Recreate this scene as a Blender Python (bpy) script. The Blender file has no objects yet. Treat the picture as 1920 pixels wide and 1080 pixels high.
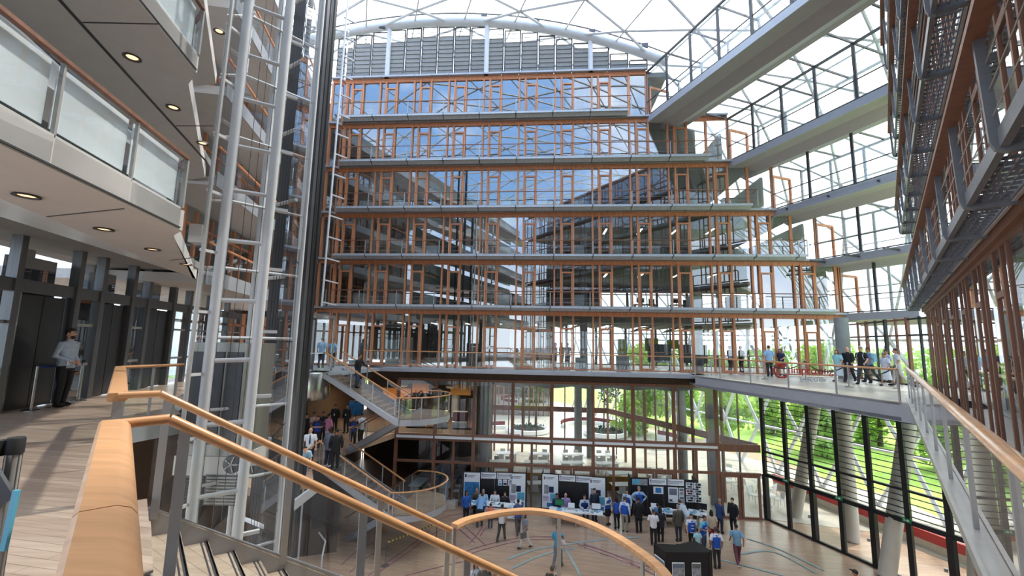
import bpy, bmesh, math, random
from mathutils import Vector as V, Matrix
random.seed(7)
SC=bpy.context.scene; COL=SC.collection
rad=math.radians
# ------------------------------------------------ camera (survey of the photograph)
F=800.0; ROLL=rad(1.06); PITCH=math.atan(103/800.0); EYE=1.65
cr,sr,cp,sp=math.cos(ROLL),math.sin(ROLL),math.cos(PITCH),math.sin(PITCH)
def ray(px,py):
    u=(px-960)/F; v=-(py-540)/F
    a=u*cr-v*sr; b=u*sr+v*cr
    return V((a,cp-sp*b,sp+cp*b))
def at(px,py,z):
    r=ray(px,py); return V((0,0,EYE))+r*((z-EYE)/r.z)
def aty(px,py,y):
    r=ray(px,py); return V((0,0,EYE))+r*(y/r.y)
cam=bpy.data.cameras.new('camera'); cam.sensor_width=36; cam.lens=F/1920*36; cam.clip_start=.05; cam.clip_end=600
camo=bpy.data.objects.new('camera',cam); COL.objects.link(camo)
Rv=V((cr,-sp*sr,cp*sr)); Uv=V((-sr,-sp*cr,cp*cr)); Fv=V((0,cp,sp))
M=Matrix((Rv,Uv,-Fv)).transposed().to_4x4(); M.translation=(0,0,EYE); camo.matrix_world=M
SC.camera=camo
# ------------------------------------------------ the building's own axes
UP=V((0,0,1))
def hd(a): return V((math.sin(rad(a)),math.cos(rad(a)),0))
P0=V((15.06,26.07,0)); dF=-hd(-85.5); nF=V((dF.y,-dF.x,0))       # rear facade: along, towards the atrium
def Fp(u,o,z): return P0+dF*u+nF*o+UP*z
dR=hd(41); nR=V((dR.y,-dR.x,0))                                    # right wing: along, outwards
def Rp(t,o,z): return dR*t+nR*o+UP*z
dL=hd(-12.6); nL=V((-dL.y,dL.x,0))                                # left wing
def Lp(t,o,z): return dL*t+nL*o+UP*z
AX=hd(-19.4); nA=V((AX.y,-AX.x,0))                                 # axis of the glass vault
GZ=-8.2
FL=[0,3.68,6.95,10.14,13.38,16.55,19.9]
# ------------------------------------------------ materials
def lin(c): return tuple(((x/255)/12.92 if x/255<=.04045 else ((x/255+.055)/1.055)**2.4) for x in c)+(1,)
def nd(nt,t,**k):
    n=nt.nodes.new(t)
    for a,b in k.items(): setattr(n,a,b)
    return n
def mat(name,col,rough=.5,metal=0,var=.12,scale=(3,3,3),bump=0,spec=.5,emit=0,coat=0):
    m=bpy.data.materials.new(name); m.use_nodes=True; nt=m.node_tree; b=nt.nodes['Principled BSDF']
    c=lin(col); b.inputs['Roughness'].default_value=rough; b.inputs['Metallic'].default_value=metal
    b.inputs['Specular IOR Level'].default_value=spec; b.inputs['Coat Weight'].default_value=coat
    tc=nd(nt,'ShaderNodeTexCoord'); mp=nd(nt,'ShaderNodeMapping'); mp.inputs['Scale'].default_value=scale
    nz=nd(nt,'ShaderNodeTexNoise'); nz.inputs['Scale'].default_value=1; nz.inputs['Detail'].default_value=5
    nt.links.new(tc.outputs['Object'],mp.inputs['Vector']); nt.links.new(mp.outputs['Vector'],nz.inputs['Vector'])
    rp=nd(nt,'ShaderNodeValToRGB'); e=rp.color_ramp.elements
    e[0].position=.3; e[1].position=.7
    e[0].color=tuple(max(0,x*(1-var)) for x in c[:3])+(1,); e[1].color=tuple(min(1,x*(1+var)) for x in c[:3])+(1,)
    nt.links.new(nz.outputs['Fac'],rp.inputs['Fac']); nt.links.new(rp.outputs['Color'],b.inputs['Base Color'])
    if bump:
        bp=nd(nt,'ShaderNodeBump'); bp.inputs['Strength'].default_value=bump
        nt.links.new(nz.outputs['Fac'],bp.inputs['Height']); nt.links.new(bp.outputs['Normal'],b.inputs['Normal'])
    if emit:
        b.inputs['Emission Color'].default_value=c; b.inputs['Emission Strength'].default_value=emit
    return m
def glass(name,r0=.06,tint=(.93,.96,.95),rough=0):
    m=bpy.data.materials.new(name); m.use_nodes=True; nt=m.node_tree; nt.nodes.clear()
    out=nd(nt,'ShaderNodeOutputMaterial'); mix=nd(nt,'ShaderNodeMixShader'); tr=nd(nt,'ShaderNodeBsdfTransparent'); gl=nd(nt,'ShaderNodeBsdfGlossy')
    tr.inputs['Color'].default_value=tint+(1,); gl.inputs['Roughness'].default_value=rough; gl.inputs['Color'].default_value=(.95,.97,1,1)
    ge=nd(nt,'ShaderNodeNewGeometry'); dt=nd(nt,'ShaderNodeVectorMath',operation='DOT_PRODUCT')
    nt.links.new(ge.outputs['Normal'],dt.inputs[0]); nt.links.new(ge.outputs['Incoming'],dt.inputs[1])
    ab=nd(nt,'ShaderNodeMath',operation='ABSOLUTE'); nt.links.new(dt.outputs['Value'],ab.inputs[0])
    om=nd(nt,'ShaderNodeMath',operation='SUBTRACT'); om.inputs[0].default_value=1; nt.links.new(ab.outputs[0],om.inputs[1])
    pw=nd(nt,'ShaderNodeMath',operation='POWER'); pw.inputs[1].default_value=5; nt.links.new(om.outputs[0],pw.inputs[0])
    ma=nd(nt,'ShaderNodeMath',operation='MULTIPLY_ADD',use_clamp=True); ma.inputs[1].default_value=1-r0; ma.inputs[2].default_value=r0
    nt.links.new(pw.outputs[0],ma.inputs[0]); nt.links.new(ma.outputs[0],mix.inputs[0])
    nt.links.new(tr.outputs[0],mix.inputs[1]); nt.links.new(gl.outputs[0],mix.inputs[2]); nt.links.new(mix.outputs[0],out.inputs[0])
    return m
def planks(name,c1,c2,rot=0,L=1.8,W=.09,rough=.32,mortar=.004):
    m=bpy.data.materials.new(name); m.use_nodes=True; nt=m.node_tree; b=nt.nodes['Principled BSDF']
    tc=nd(nt,'ShaderNodeTexCoord'); mp=nd(nt,'ShaderNodeMapping'); mp.inputs['Rotation'].default_value=(0,0,rad(rot))
    br=nd(nt,'ShaderNodeTexBrick'); br.inputs['Scale'].default_value=1; br.inputs['Brick Width'].default_value=L; br.inputs['Row Height'].default_value=W
    br.inputs['Mortar Size'].default_value=mortar; br.inputs['Color1'].default_value=lin(c1); br.inputs['Color2'].default_value=lin(c2)
    br.inputs['Mortar'].default_value=tuple(x*.55 for x in lin(c1)[:3])+(1,); br.inputs['Bias'].default_value=0
    nz=nd(nt,'ShaderNodeTexNoise'); nz.inputs['Scale'].default_value=1; mp2=nd(nt,'ShaderNodeMapping'); mp2.inputs['Scale'].default_value=(1.2,14,1); mp2.inputs['Rotation'].default_value=(0,0,rad(rot))
    mx=nd(nt,'ShaderNodeMixRGB',blend_type='MULTIPLY'); mx.inputs[0].default_value=.5
    rp=nd(nt,'ShaderNodeValToRGB'); rp.color_ramp.elements[0].position=.3; rp.color_ramp.elements[0].color=(.7,.66,.62,1); rp.color_ramp.elements[1].position=.65; rp.color_ramp.elements[1].color=(1.1,1.1,1.1,1)
    L_=nt.links.new
    L_(tc.outputs['Object'],mp.inputs[0]); L_(tc.outputs['Object'],mp2.inputs[0]); L_(mp.outputs[0],br.inputs['Vector']); L_(mp2.outputs[0],nz.inputs['Vector'])
    L_(nz.outputs['Fac'],rp.inputs[0]); L_(br.outputs['Color'],mx.inputs[1]); L_(rp.outputs[0],mx.inputs[2]); L_(mx.outputs[0],b.inputs['Base Color'])
    b.inputs['Roughness'].default_value=rough
    return m
WG=(2,2,40)
M_={}
def reg(k,*a,**kw): M_[k]=mat(k,*a,**kw)
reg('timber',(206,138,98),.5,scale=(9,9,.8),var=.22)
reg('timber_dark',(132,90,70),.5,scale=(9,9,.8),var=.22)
reg('beech',(204,150,102),.32,scale=(5,5,5),var=.16,coat=.3)
reg('beech_pale',(206,156,112),.4,scale=(2,22,6),var=.14,coat=.1)
reg('white_steel',(206,208,212),.4,var=.04)
reg('steel',(176,174,172),.36,metal=.25,var=.08)
reg('galv',(184,190,198),.45,metal=.15,var=.12,scale=(8,8,8))
reg('dark_steel',(72,72,76),.4,metal=.2,var=.12)
reg('brushed',(176,176,172),.24,metal=.95,var=.05,scale=(40,40,1))
reg('lift_steel',(140,138,134),.3,metal=.45,var=.06,scale=(30,30,1))
reg('lobby_steel',(112,112,114),.3,metal=.5,var=.1,scale=(20,20,1))
reg('lobby_door',(72,72,74),.28,metal=.5,var=.1,scale=(30,30,1))
reg('black',(22,22,24),.5,var=.1)
reg('black_frame',(26,26,28),.45,var=.1)
reg('rubber',(30,30,32),.7)
reg('soffit',(206,202,200),.75,var=.03)
reg('plaster',(172,172,168),.8,var=.04)
reg('panel_white',(206,205,204),.45,var=.03)
reg('fascia',(172,175,182),.4,metal=.2,var=.04)
reg('spandrel',(104,120,140),.35,var=.06)
reg('louvre',(176,180,184),.4,var=.06)
reg('bridge_under',(176,174,178),.7,var=.03)
reg('concrete',(138,142,142),.8,var=.12,scale=(2,2,2),bump=.05)
reg('concrete_pale',(196,188,174),.8,var=.08,scale=(1.5,1.5,1.5))
reg('greywall',(120,128,130),.8,var=.06)
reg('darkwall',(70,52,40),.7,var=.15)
reg('carpet',(140,138,136),.95,var=.15,scale=(30,30,30))
reg('cabinet',(196,202,198),.5,var=.03)
reg('screen_dark',(24,28,34),.25)
reg('white',(238,238,236),.5,var=.02)
reg('paper',(240,242,244),.6,var=.02)
reg('paper_blue',(150,196,222),.6,var=.1)
reg('poster_blue',(42,118,178),.5,var=.35,scale=(4,4,4))
reg('poster_grey',(150,150,152),.6,var=.4,scale=(9,9,9))
reg('poster_sky',(96,176,206),.5,var=.2)
reg('lilac',(204,190,214),.6,var=.03)
reg('text_grey',(120,122,132),.7)
reg('navy',(28,40,70),.6)
reg('red',(178,40,40),.5,var=.08)
reg('maroon',(112,36,40),.6,var=.1)
reg('ochre',(170,120,34),.6,var=.06)
reg('blue_belt',(28,48,120),.6)
reg('tape_pink',(150,84,112),.6); reg('tape_teal',(150,174,174),.6)
reg('yellow',(226,200,60),.5)
reg('green',(30,130,80),.5); reg('lime',(200,210,80),.6,var=.1)
reg('orange_wall',(206,128,48),.6,var=.15)
reg('paving',(170,168,164),.9,var=.1)
reg('lawn',(158,190,82),.9,var=.2,scale=(.6,.6,.6))
reg('leaf',(160,190,98),.7,var=.4,scale=(.8,.8,.8))
def translucent(k,f):
    nt=M_[k].node_tree; b=nt.nodes['Principled BSDF']; o=[n for n in nt.nodes if n.type=='OUTPUT_MATERIAL'][0]
    t=nd(nt,'ShaderNodeBsdfTranslucent'); m=nd(nt,'ShaderNodeMixShader'); m.inputs[0].default_value=f; src=b.inputs['Base Color'].links[0].from_socket
    nt.links.new(src,t.inputs[0]); nt.links.new(b.outputs[0],m.inputs[1]); nt.links.new(t.outputs[0],m.inputs[2]); nt.links.new(m.outputs[0],o.inputs[0])
translucent('leaf',.55)
reg('leaf_dark',(66,88,58),.7,var=.4,scale=(3,3,3))
reg('bark',(84,74,66),.9,var=.2)
reg('soil',(48,44,40),.95,var=.2)
reg('hall_floor',(198,190,176),.35,var=.04)
reg('cloud_panel',(206,200,190),.7,var=.03)
reg('lamp',(255,244,224),.5,emit=6,var=0); M_['lamp'].cycles.emission_sampling='NONE'
reg('lamp_warm',(255,196,140),.5,emit=1.6,var=0); M_['lamp_warm'].cycles.emission_sampling='NONE'
reg('galv_dark',(118,122,130),.42,metal=.2,var=.1,scale=(8,8,8))
reg('frosted',(228,234,242),.35,var=.05,scale=(1,1,4))
M_['glass']=glass('glass_clear',.05)
M_['glass_f']=glass('glass_facade',.27,(.74,.79,.79))
M_['glass_r']=glass('glass_roof',.04,(.97,.985,.98))
M_['glass_l']=glass('glass_louvre',.2,(.13,.14,.15),.1)
M_['glass_b']=glass('glass_balustrade',.05,(.95,.965,.96))
M_['parquet']=planks('parquet',(196,166,142),(180,150,126),rot=12,L=2.4,W=.12,rough=.3)
M_['parquet_gal']=planks('parquet_gallery',(182,164,148),(164,144,130),rot=10,L=2.2,W=.1,rough=.3)
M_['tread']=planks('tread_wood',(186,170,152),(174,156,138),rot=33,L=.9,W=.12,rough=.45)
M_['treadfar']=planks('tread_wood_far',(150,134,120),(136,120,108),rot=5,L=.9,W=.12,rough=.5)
# ------------------------------------------------ mesh builder
class MB:
    def __init__(s): s.v=[]; s.f=[]; s.m=[]; s.k=0
    def add(s,vs,fs):
        n=len(s.v); s.v+=[V(p) for p in vs]
        for f in fs: s.f.append([n+i for i in f]); s.m.append(s.k)
        return s
    def pbox(s,o,a,b,c):       # parallelepiped
        o,a,b,c=V(o),V(a),V(b),V(c)
        q=[o,o+a,o+a+b,o+b]; vs=q+[p+c for p in q]
        fs=[[0,3,2,1],[4,5,6,7],[0,1,5,4],[1,2,6,5],[2,3,7,6],[3,0,4,7]]
        if a.cross(b).dot(c)<0: fs=[f[::-1] for f in fs]
        return s.add(vs,fs)
    def box(s,c,d,ax=V((1,0,0)),ay=None,az=UP):   # centre, dims, axes
        if ay is None: ay=az.cross(ax).normalized()
        c=V(c); a,b,e=ax*d[0],ay*d[1],az*d[2]
        return s.pbox(c-(a+b+e)/2,a,b,e)
    def bar(s,p,q,w,h,up=UP):                     # beam, w across, h along up
        p,q=V(p),V(q); d=q-p; a=d.cross(up)
        if a.length<1e-6: a=d.cross(V((1,0,0)))
        a.normalize(); b=a.cross(d).normalized()
        return s.pbox(p-a*w/2-b*h/2,d,a*w,b*h)
    def tube(s,pts,r,n=8,closed=False):
        pts=[V(p) for p in pts]; N=len(pts); rs=r if isinstance(r,(list,tuple)) else [r]*N
        vs=[]; fs=[]; pa=None
        for i,p in enumerate(pts):
            if closed: t=pts[(i+1)%N]-pts[i-1]
            else: t=pts[min(i+1,N-1)]-pts[max(i-1,0)]
            t.normalize()
            if pa is None:
                a=t.cross(UP)
                if a.length<1e-4: a=V((1,0,0))
            else: a=pa-t*pa.dot(t)
            a.normalize(); pa=a; b=t.cross(a)
            for k in range(n):
                g=2*math.pi*k/n; vs.append(p+(a*math.cos(g)+b*math.sin(g))*rs[i])
        for i in range(N if closed else N-1):
            j=(i+1)%N
            for k in range(n): fs.append([i*n+k,i*n+(k+1)%n,j*n+(k+1)%n,j*n+k])
        if not closed: fs.append(list(range(n))[::-1]); fs.append([(N-1)*n+k for k in range(n)])
        return s.add(vs,fs)
    def rail(s,pts,prof):                          # sweep of a profile [(side,up)...] along a path
        pts=[V(p) for p in pts]; N=len(pts); n=len(prof); vs=[]; fs=[]
        for i,p in enumerate(pts):
            t=(pts[min(i+1,N-1)]-pts[max(i-1,0)]).normalized()
            a=t.cross(UP).normalized(); b=a.cross(t)
            sc=1
            if 0<i<N-1:
                c=abs((pts[i]-pts[i-1]).normalized().dot(t)); sc=1/max(c,.5)
            vs+=[p+a*x*sc+b*y for x,y in prof]
        for i in range(N-1):
            for k in range(n): fs.append([i*n+k,i*n+(k+1)%n,(i+1)*n+(k+1)%n,(i+1)*n+k])
        fs.append(list(range(n))[::-1]); fs.append([(N-1)*n+k for k in range(n)])
        return s.add(vs,fs)
    def prism(s,poly,vec):
        poly=[V(p) for p in poly]; vec=V(vec); n=len(poly); vs=poly+[p+vec for p in poly]
        nrm=V((0,0,0))
        for i in range(n): nrm+=poly[i].cross(poly[(i+1)%n])
        fs=[list(range(n))[::-1],[n+i for i in range(n)]]+[[i,(i+1)%n,n+(i+1)%n,n+i] for i in range(n)]
        if nrm.dot(vec)<0: fs=[f[::-1] for f in fs]
        return s.add(vs,fs)
    def quad(s,*p): return s.add(p,[list(range(len(p)))])
    def lathe(s,c,prof,n=16,ax=V((1,0,0)),ay=V((0,1,0)),az=UP,sx=1,sy=1):
        c=V(c); vs=[]; fs=[]; N=len(prof)
        for r,z in prof:
            for k in range(n):
                g=2*math.pi*k/n; vs.append(c+ax*(r*sx*math.cos(g))+ay*(r*sy*math.sin(g))+az*z)
        for i in range(N-1):
            for k in range(n): fs.append([i*n+k,i*n+(k+1)%n,(i+1)*n+(k+1)%n,(i+1)*n+k])
        fs.append(list(range(n))[::-1]); fs.append([(N-1)*n+k for k in range(n)])
        return s.add(vs,fs)
    def ell(s,c,r,n=10,m=7):
        return s.lathe(c,[(math.sin(math.pi*i/m) if 0<i<m else .02,-math.cos(math.pi*i/m)*r[2]) for i in range(m+1)],n,sx=r[0],sy=r[1])
def _mesh(mb,name,mats,org,smooth):
    me=bpy.data.meshes.new(name); me.from_pydata([tuple(p-org) for p in mb.v],[],mb.f)
    for k in (mats if isinstance(mats,(list,tuple)) else [mats]): me.materials.append(M_[k] if isinstance(k,str) else k)
    if any(mb.m): me.polygons.foreach_set('material_index',mb.m)
    if smooth: me.shade_smooth() if hasattr(me,'shade_smooth') else None
    if smooth:
        me.polygons.foreach_set('use_smooth',[True]*len(me.polygons))
        try: me.set_sharp_from_angle(angle=rad(40))
        except Exception: pass
    me.update(); return me
ORG={}
def tag(o,label=None,cat=None,group=None,kind=None):
    if label: o['label']=label
    if cat: o['category']=cat
    if group: o['group']=group
    if kind: o['kind']=kind
    return o
def thing(name,label,cat,loc=(0,0,0),rz=0,group=None,kind=None):
    o=bpy.data.objects.new(name,None); COL.objects.link(o); o.location=loc; o.rotation_euler=(0,0,rz)
    o.empty_display_size=.2
    ORG[o.name]=V(loc); return tag(o,label,cat,group,kind)
def part(mb,name,m,parent,smooth=False,world=True,label=None):
    """a mesh child; vertices of mb are world coordinates (unless world is False: local to the thing)"""
    org=ORG.get(parent.name,V((0,0,0))) if world else V((0,0,0))
    o=bpy.data.objects.new(name,_mesh(mb,name,m,org,smooth)); COL.objects.link(o); o.parent=parent
    ORG[o.name]=org
    if label: o['label']=label
    return o
def solo(mb,name,m,label,cat,group=None,kind=None,smooth=False,rz=None):
    lo=V((min(p.x for p in mb.v),min(p.y for p in mb.v),min(p.z for p in mb.v))); hi=V((max(p.x for p in mb.v),max(p.y for p in mb.v),0))
    org=V(((lo.x+hi.x)/2,(lo.y+hi.y)/2,lo.z))
    o=bpy.data.objects.new(name,_mesh(mb,name,m,org,smooth)); COL.objects.link(o); o.location=org; ORG[o.name]=org
    return tag(o,label,cat,group,kind)
def struct(mb,name,m,smooth=False,label=None):
    o=solo(mb,name,m,label,None,kind='structure',smooth=smooth); return o
def copy_tree(o,loc=None,rz=None,parent=None,label=None,group=None):
    c=o.copy(); COL.objects.link(c)
    if parent: c.parent=parent
    if loc is not None: c.location=loc
    if rz is not None: c.rotation_euler=(0,0,rz)
    if label: c['label']=label
    if group: c['group']=group
    for ch in list(o.children): copy_tree(ch,parent=c)
    return c
def lerp(a,b,t): return a+(b-a)*t
def path_len(p): return sum((p[i+1]-p[i]).length for i in range(len(p)-1))
RP=[(-.022,-.02),(.022,-.02),(.03,0),(.022,.02),(-.022,.02),(-.03,0)]
def rnd(w,h,n=10): return [(w/2*math.cos(2*math.pi*k/n),h/2*math.sin(2*math.pi*k/n)) for k in range(n)]
# ------------------------------------------------ world and sun
w=bpy.data.worlds.new('World'); SC.world=w; w.use_nodes=True; nt=w.node_tree; bg=nt.nodes['Background']
tc=nd(nt,'ShaderNodeTexCoord'); sx=nd(nt,'ShaderNodeSeparateXYZ'); nt.links.new(tc.outputs['Generated'],sx.inputs[0])
dtp=nd(nt,'ShaderNodeVectorMath',operation='DOT_PRODUCT'); nt.links.new(tc.outputs['Generated'],dtp.inputs[0]); dtp.inputs[1].default_value=V((.45,.75,.48)).normalized()
r1=nd(nt,'ShaderNodeValToRGB'); e=r1.color_ramp.elements
e[0].position=.18; e[0].color=(.15,.30,.58,1); e[1].position=.80; e[1].color=(1,1,1,1)
n1=r1.color_ramp.elements.new(.52); n1.color=(.34,.52,.82,1)
mr=nd(nt,'ShaderNodeMapRange'); mr.inputs[1].default_value=-1; mr.inputs[2].default_value=1
nt.links.new(dtp.outputs['Value'],mr.inputs[0]); nt.links.new(mr.outputs[0],r1.inputs[0])
cl=nd(nt,'ShaderNodeTexNoise'); cl.inputs['Scale'].default_value=3.2; cl.inputs['Detail'].default_value=7; nt.links.new(tc.outputs['Generated'],cl.inputs['Vector'])
cr_=nd(nt,'ShaderNodeValToRGB'); cr_.color_ramp.elements[0].position=.5; cr_.color_ramp.elements[1].position=.66; nt.links.new(cl.outputs['Fac'],cr_.inputs[0])
mx=nd(nt,'ShaderNodeMixRGB'); nt.links.new(cr_.outputs[0],mx.inputs[0]); nt.links.new(r1.outputs[0],mx.inputs[1]); mx.inputs[2].default_value=(.9,.93,.97,1)
hz=nd(nt,'ShaderNodeMapRange'); hz.inputs[1].default_value=.34; hz.inputs[2].default_value=.03; nt.links.new(sx.outputs[2],hz.inputs[0])
m3=nd(nt,'ShaderNodeMixRGB'); nt.links.new(hz.outputs[0],m3.inputs[0]); nt.links.new(mx.outputs[0],m3.inputs[1]); m3.inputs[2].default_value=(.60,.66,.72,1)
nt.links.new(m3.outputs[0],bg.inputs[0]); bg.inputs[1].default_value=3.0
sun=bpy.data.lights.new('sun','SUN'); sun.energy=2.4; sun.angle=rad(2.5); sun.color=(1,.95,.86)
so=bpy.data.objects.new('sun',sun); COL.objects.link(so)
sd=V((.62,.36,1.25)).normalized(); so.rotation_euler=sd.to_track_quat('Z','Y').to_euler()
SC.view_settings.view_transform='Standard'; SC.view_settings.look='None'; SC.view_settings.gamma=1; SC.view_settings.use_curve_mapping=False
SC.view_settings.exposure=.6
cy=SC.cycles; cy.max_bounces=7; cy.diffuse_bounces=4; cy.glossy_bounces=4; cy.transmission_bounces=4; cy.transparent_max_bounces=28
cy.caustics_reflective=False; cy.caustics_refractive=False; cy.sample_clamp_indirect=6; cy.use_denoising=True
# ================================================= glass vault over everything
sec=[(-21+37*math.sin(rad(a)),-13+37*math.cos(rad(a))) for a in [x*.5 for x in range(-92,52)]]
sec+=[(-3.6,19.9),(0,17.7),(3.5,14.7),(6.3,11.1),(8.3,7.2),(9.5,3.2),(10,-1),(10.1,-5),(9.9,-8.3)]
def resample(p,step):
    L=[0]
    for i in range(1,len(p)): L.append(L[-1]+math.hypot(p[i][0]-p[i-1][0],p[i][1]-p[i-1][1]))
    n=round(L[-1]/step); out=[]; j=0
    for i in range(n+1):
        s=L[-1]*i/n
        while j<len(L)-2 and L[j+1]<s: j+=1
        t=(s-L[j])/(L[j+1]-L[j]); out.append((p[j][0]+(p[j+1][0]-p[j][0])*t,p[j][1]+(p[j+1][1]-p[j][1])*t))
    return out
sg=resample(sec,3.5); NA=25
def node(i,j): 
    u,z=sg[i]; return Fp(u,0,z)+AX*(-40+3.5*j)
g=MB(); gp=MB()
for i in range(len(sg)):
    for j in range(NA):
        o=.5 if i%2 else 0
        a=node(i,j+o)
        g.tube([a,node(i,j+1+o)],.055 if node(i,j).z>5 else .09,5)
        if i<len(sg)-1:
            if i%2==0: qs=(node(i+1,j-.5),node(i+1,j+.5))
            else: qs=(node(i+1,j),node(i+1,j+1))
            for q in qs: g.tube([a,q],.08 if a.z>5 else .13,5)
vs=[node(i,j) for i in range(len(sg)) for j in (-1,NA+1)]
gp.add(vs,[[2*i,2*i+1,2*i+3,2*i+2] for i in range(len(sg)-1)])
rf=struct(g,'roof','white_steel'); rf['label']='white steel lattice of the arched glass roof'
pn=part(gp,'glazing','glass_r',rf)
# outdoor ground
struct(MB().quad(*[V((x,y,GZ-.35)) for x,y in ((-90,-60),(150,-60),(150,160),(-90,160))]),'ground_lawn','lawn')
struct(MB().quad(*[V((x,y,GZ-.3)) for x,y in ((-90,-60),(-6,-60),(-6,24),(-22,75),(-90,75))]),'ground_paving','paving')
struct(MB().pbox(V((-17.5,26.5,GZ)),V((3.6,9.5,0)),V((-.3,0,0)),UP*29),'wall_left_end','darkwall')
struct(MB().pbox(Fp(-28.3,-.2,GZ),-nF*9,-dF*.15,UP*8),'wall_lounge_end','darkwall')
# ================================================= rear facade
RZ=math.atan2(dF.y,dF.x)
UE=[5.1,4.91,3.72,1.30,-1.26,-6.35]; PU=[-.2-2.44*k for k in range(-2,12)]
def rot2(o): o.rotation_euler=(0,0,RZ)
WN=[0]
def wname():
    WN[0]+=1; return 'window_%d'%WN[0]
wcount=0
def rear_bay(h,tr):
    """one 2.44 m bay in local axes: x along the facade, -y towards the atrium"""
    f=MB()
    f.box((0,-.03,h/2),(.1,.16,h)); f.box((1.22,-.02,.04),(2.44,.12,.08)); f.box((1.22,-.0,h-.03),(2.44,.1,.06))
    r=bpy.data.objects.new('window_1',_mesh(f,'window_frame','timber',V((0,0,0)),False)); COL.objects.link(r); tag(r,kind='structure'); rot2(r)
    p=MB().quad((.05,.02,.08),(.4,.02,.08),(.4,.02,h-.06),(.05,.02,h-.06)).quad((1.24,.02,.08),(2.39,.02,.08),(2.39,.02,h-.06),(1.24,.02,h-.06)).quad((.47,.02,tr+.04),(1.15,.02,tr+.04),(1.15,.02,h-.06),(.47,.02,h-.06))
    part(p,'pane','glass_f',r,world=False)
    c=MB()
    for x in (.42,1.2): c.box((x,-.04,h/2),(.11,.15,h))
    c.box((.81,-.05,tr),(.7,.13,.1)); c.box((.81,-.05,.12),(.7,.13,.14))
    for x in (.52,1.1): c.box((x,-.06,tr/2),(.05,.12,tr-.1))
    ca=part(c,'casement','timber',r,world=False)
    part(MB().quad((.54,-.05,.19),(1.08,-.05,.19),(1.08,-.05,tr-.05),(.54,-.05,tr-.05)),'casement_pane','glass_f',ca,world=False)
    return r
for k in range(6):
    h=FL[k+1]-.22-FL[k]-.05; tr=h-.55 if k else 2.55
    r0=None
    us=[u for u in PU if u+2.44<UE[k]+.05]
    for u in us:
        loc=Fp(u,0,FL[k]+.05)
        if r0 is None: r=r0=rear_bay(h,tr); r.location=loc
        else: r=copy_tree(r0,loc)
    # end lights
    for a,b in ((max(us)+2.44,UE[k]),(-28.1,-26.97)):
        if b-a<.15: continue
        f=MB().bar(Fp(a,0,FL[k]+.05),Fp(a,0,FL[k]+.05+h),.1,.16,dF).bar(Fp(b,0,FL[k]+.05),Fp(b,0,FL[k]+.05+h),.12,.16,dF)
        f.bar(Fp(a,0,FL[k]+.09),Fp(b,0,FL[k]+.09),.12,.08)
        s=struct(f,wname(),'timber')
        part(MB().quad(Fp(a,-.02,FL[k]+.1),Fp(b,-.02,FL[k]+.1),Fp(b,-.02,FL[k]+h),Fp(a,-.02,FL[k]+h)),'pane','glass_f',s)
    tz=FL[k+1]
    struct(MB().pbox(Fp(-28.1,-.1,tz-.22),dF*(UE[k]+28.1),nF*.17,UP*.22).pbox(Fp(-28.1,.05,tz-.1),dF*(UE[k]+28.1),nF*.05,UP*.06),'trim_head','timber')
    ld=MB()
    x=-28.1
    while x<UE[k]-.1:
        e=min(x+1.2,UE[k]); ld.pbox(Fp(x,-.1,tz),dF*(e-x-.03),nF*.42,UP*.12); x=e
    struct(ld,'trim_ledge','fascia')
# balconies
BE=[0,(-27.3,4.19),(-27.1,2.71),(-27.1,.02),(-27.1,-2.47),(-27.2,-7.5)]
ords=['','lowest of the five','second from the bottom of the five','middle one of the five','second from the top of the five','topmost of the five']
for k in range(1,6):
    a,b=BE[k]; z=FL[k]+.14
    t=thing('balcony','grey grated maintenance balcony on the rear facade, '+ords[k],'balcony',Fp(a,.4,z),group='rear facade balconies')
    u=a
    while u<b-.3:
        e=min(u+2.44,b); gm=MB()
        for o in (.12,.42,.78): gm.pbox(Fp(u,o,z),dF*(e-u-.04),nF*.05,UP*.14)
        n=max(2,int((e-u)/.3))
        for i in range(n+1): gm.pbox(Fp(u+(e-u-.06)*i/n,.12,z+.02),dF*.03,nF*.7,UP*.1)
        gm.pbox(Fp(u,.14,z+.12),dF*(e-u-.04),nF*.66,UP*.012)
        gm.prism([Fp(u,.8,z+.15),Fp(u,.84,z+.15),Fp(u,.5,z-.14),Fp(u,.46,z-.14)],dF*(e-u-.05))
        part(gm,'grating','galv',t)
        br=MB().prism([Fp(u-.02,0,z+.02),Fp(u-.02,.85,z-.02),Fp(u-.02,.85,z+.15),Fp(u-.02,0,z-.12)],dF*.04)
        part(br,'bracket','dark_steel',t)
        part(MB().bar(Fp(u,.82,z),Fp(u,.82,z+1.0),.03,.05,dF),'post','steel',t)
        u=e
    part(MB().bar(Fp(b-.02,.82,z),Fp(b-.02,.82,z+1.0),.03,.05,dF),'post','steel',t)
    part(MB().tube([Fp(a,.82,z+1.02),Fp(b,.82,z+1.02),Fp(b,.1,z+1.02)],.028,6),'handrail','timber_dark',t,True)
    cab=MB()
    for q in (.35,.62): cab.tube([Fp(a,.82,z+q),Fp(b,.82,z+q)],.006,4)
    part(cab,'cable','steel',t)
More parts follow.
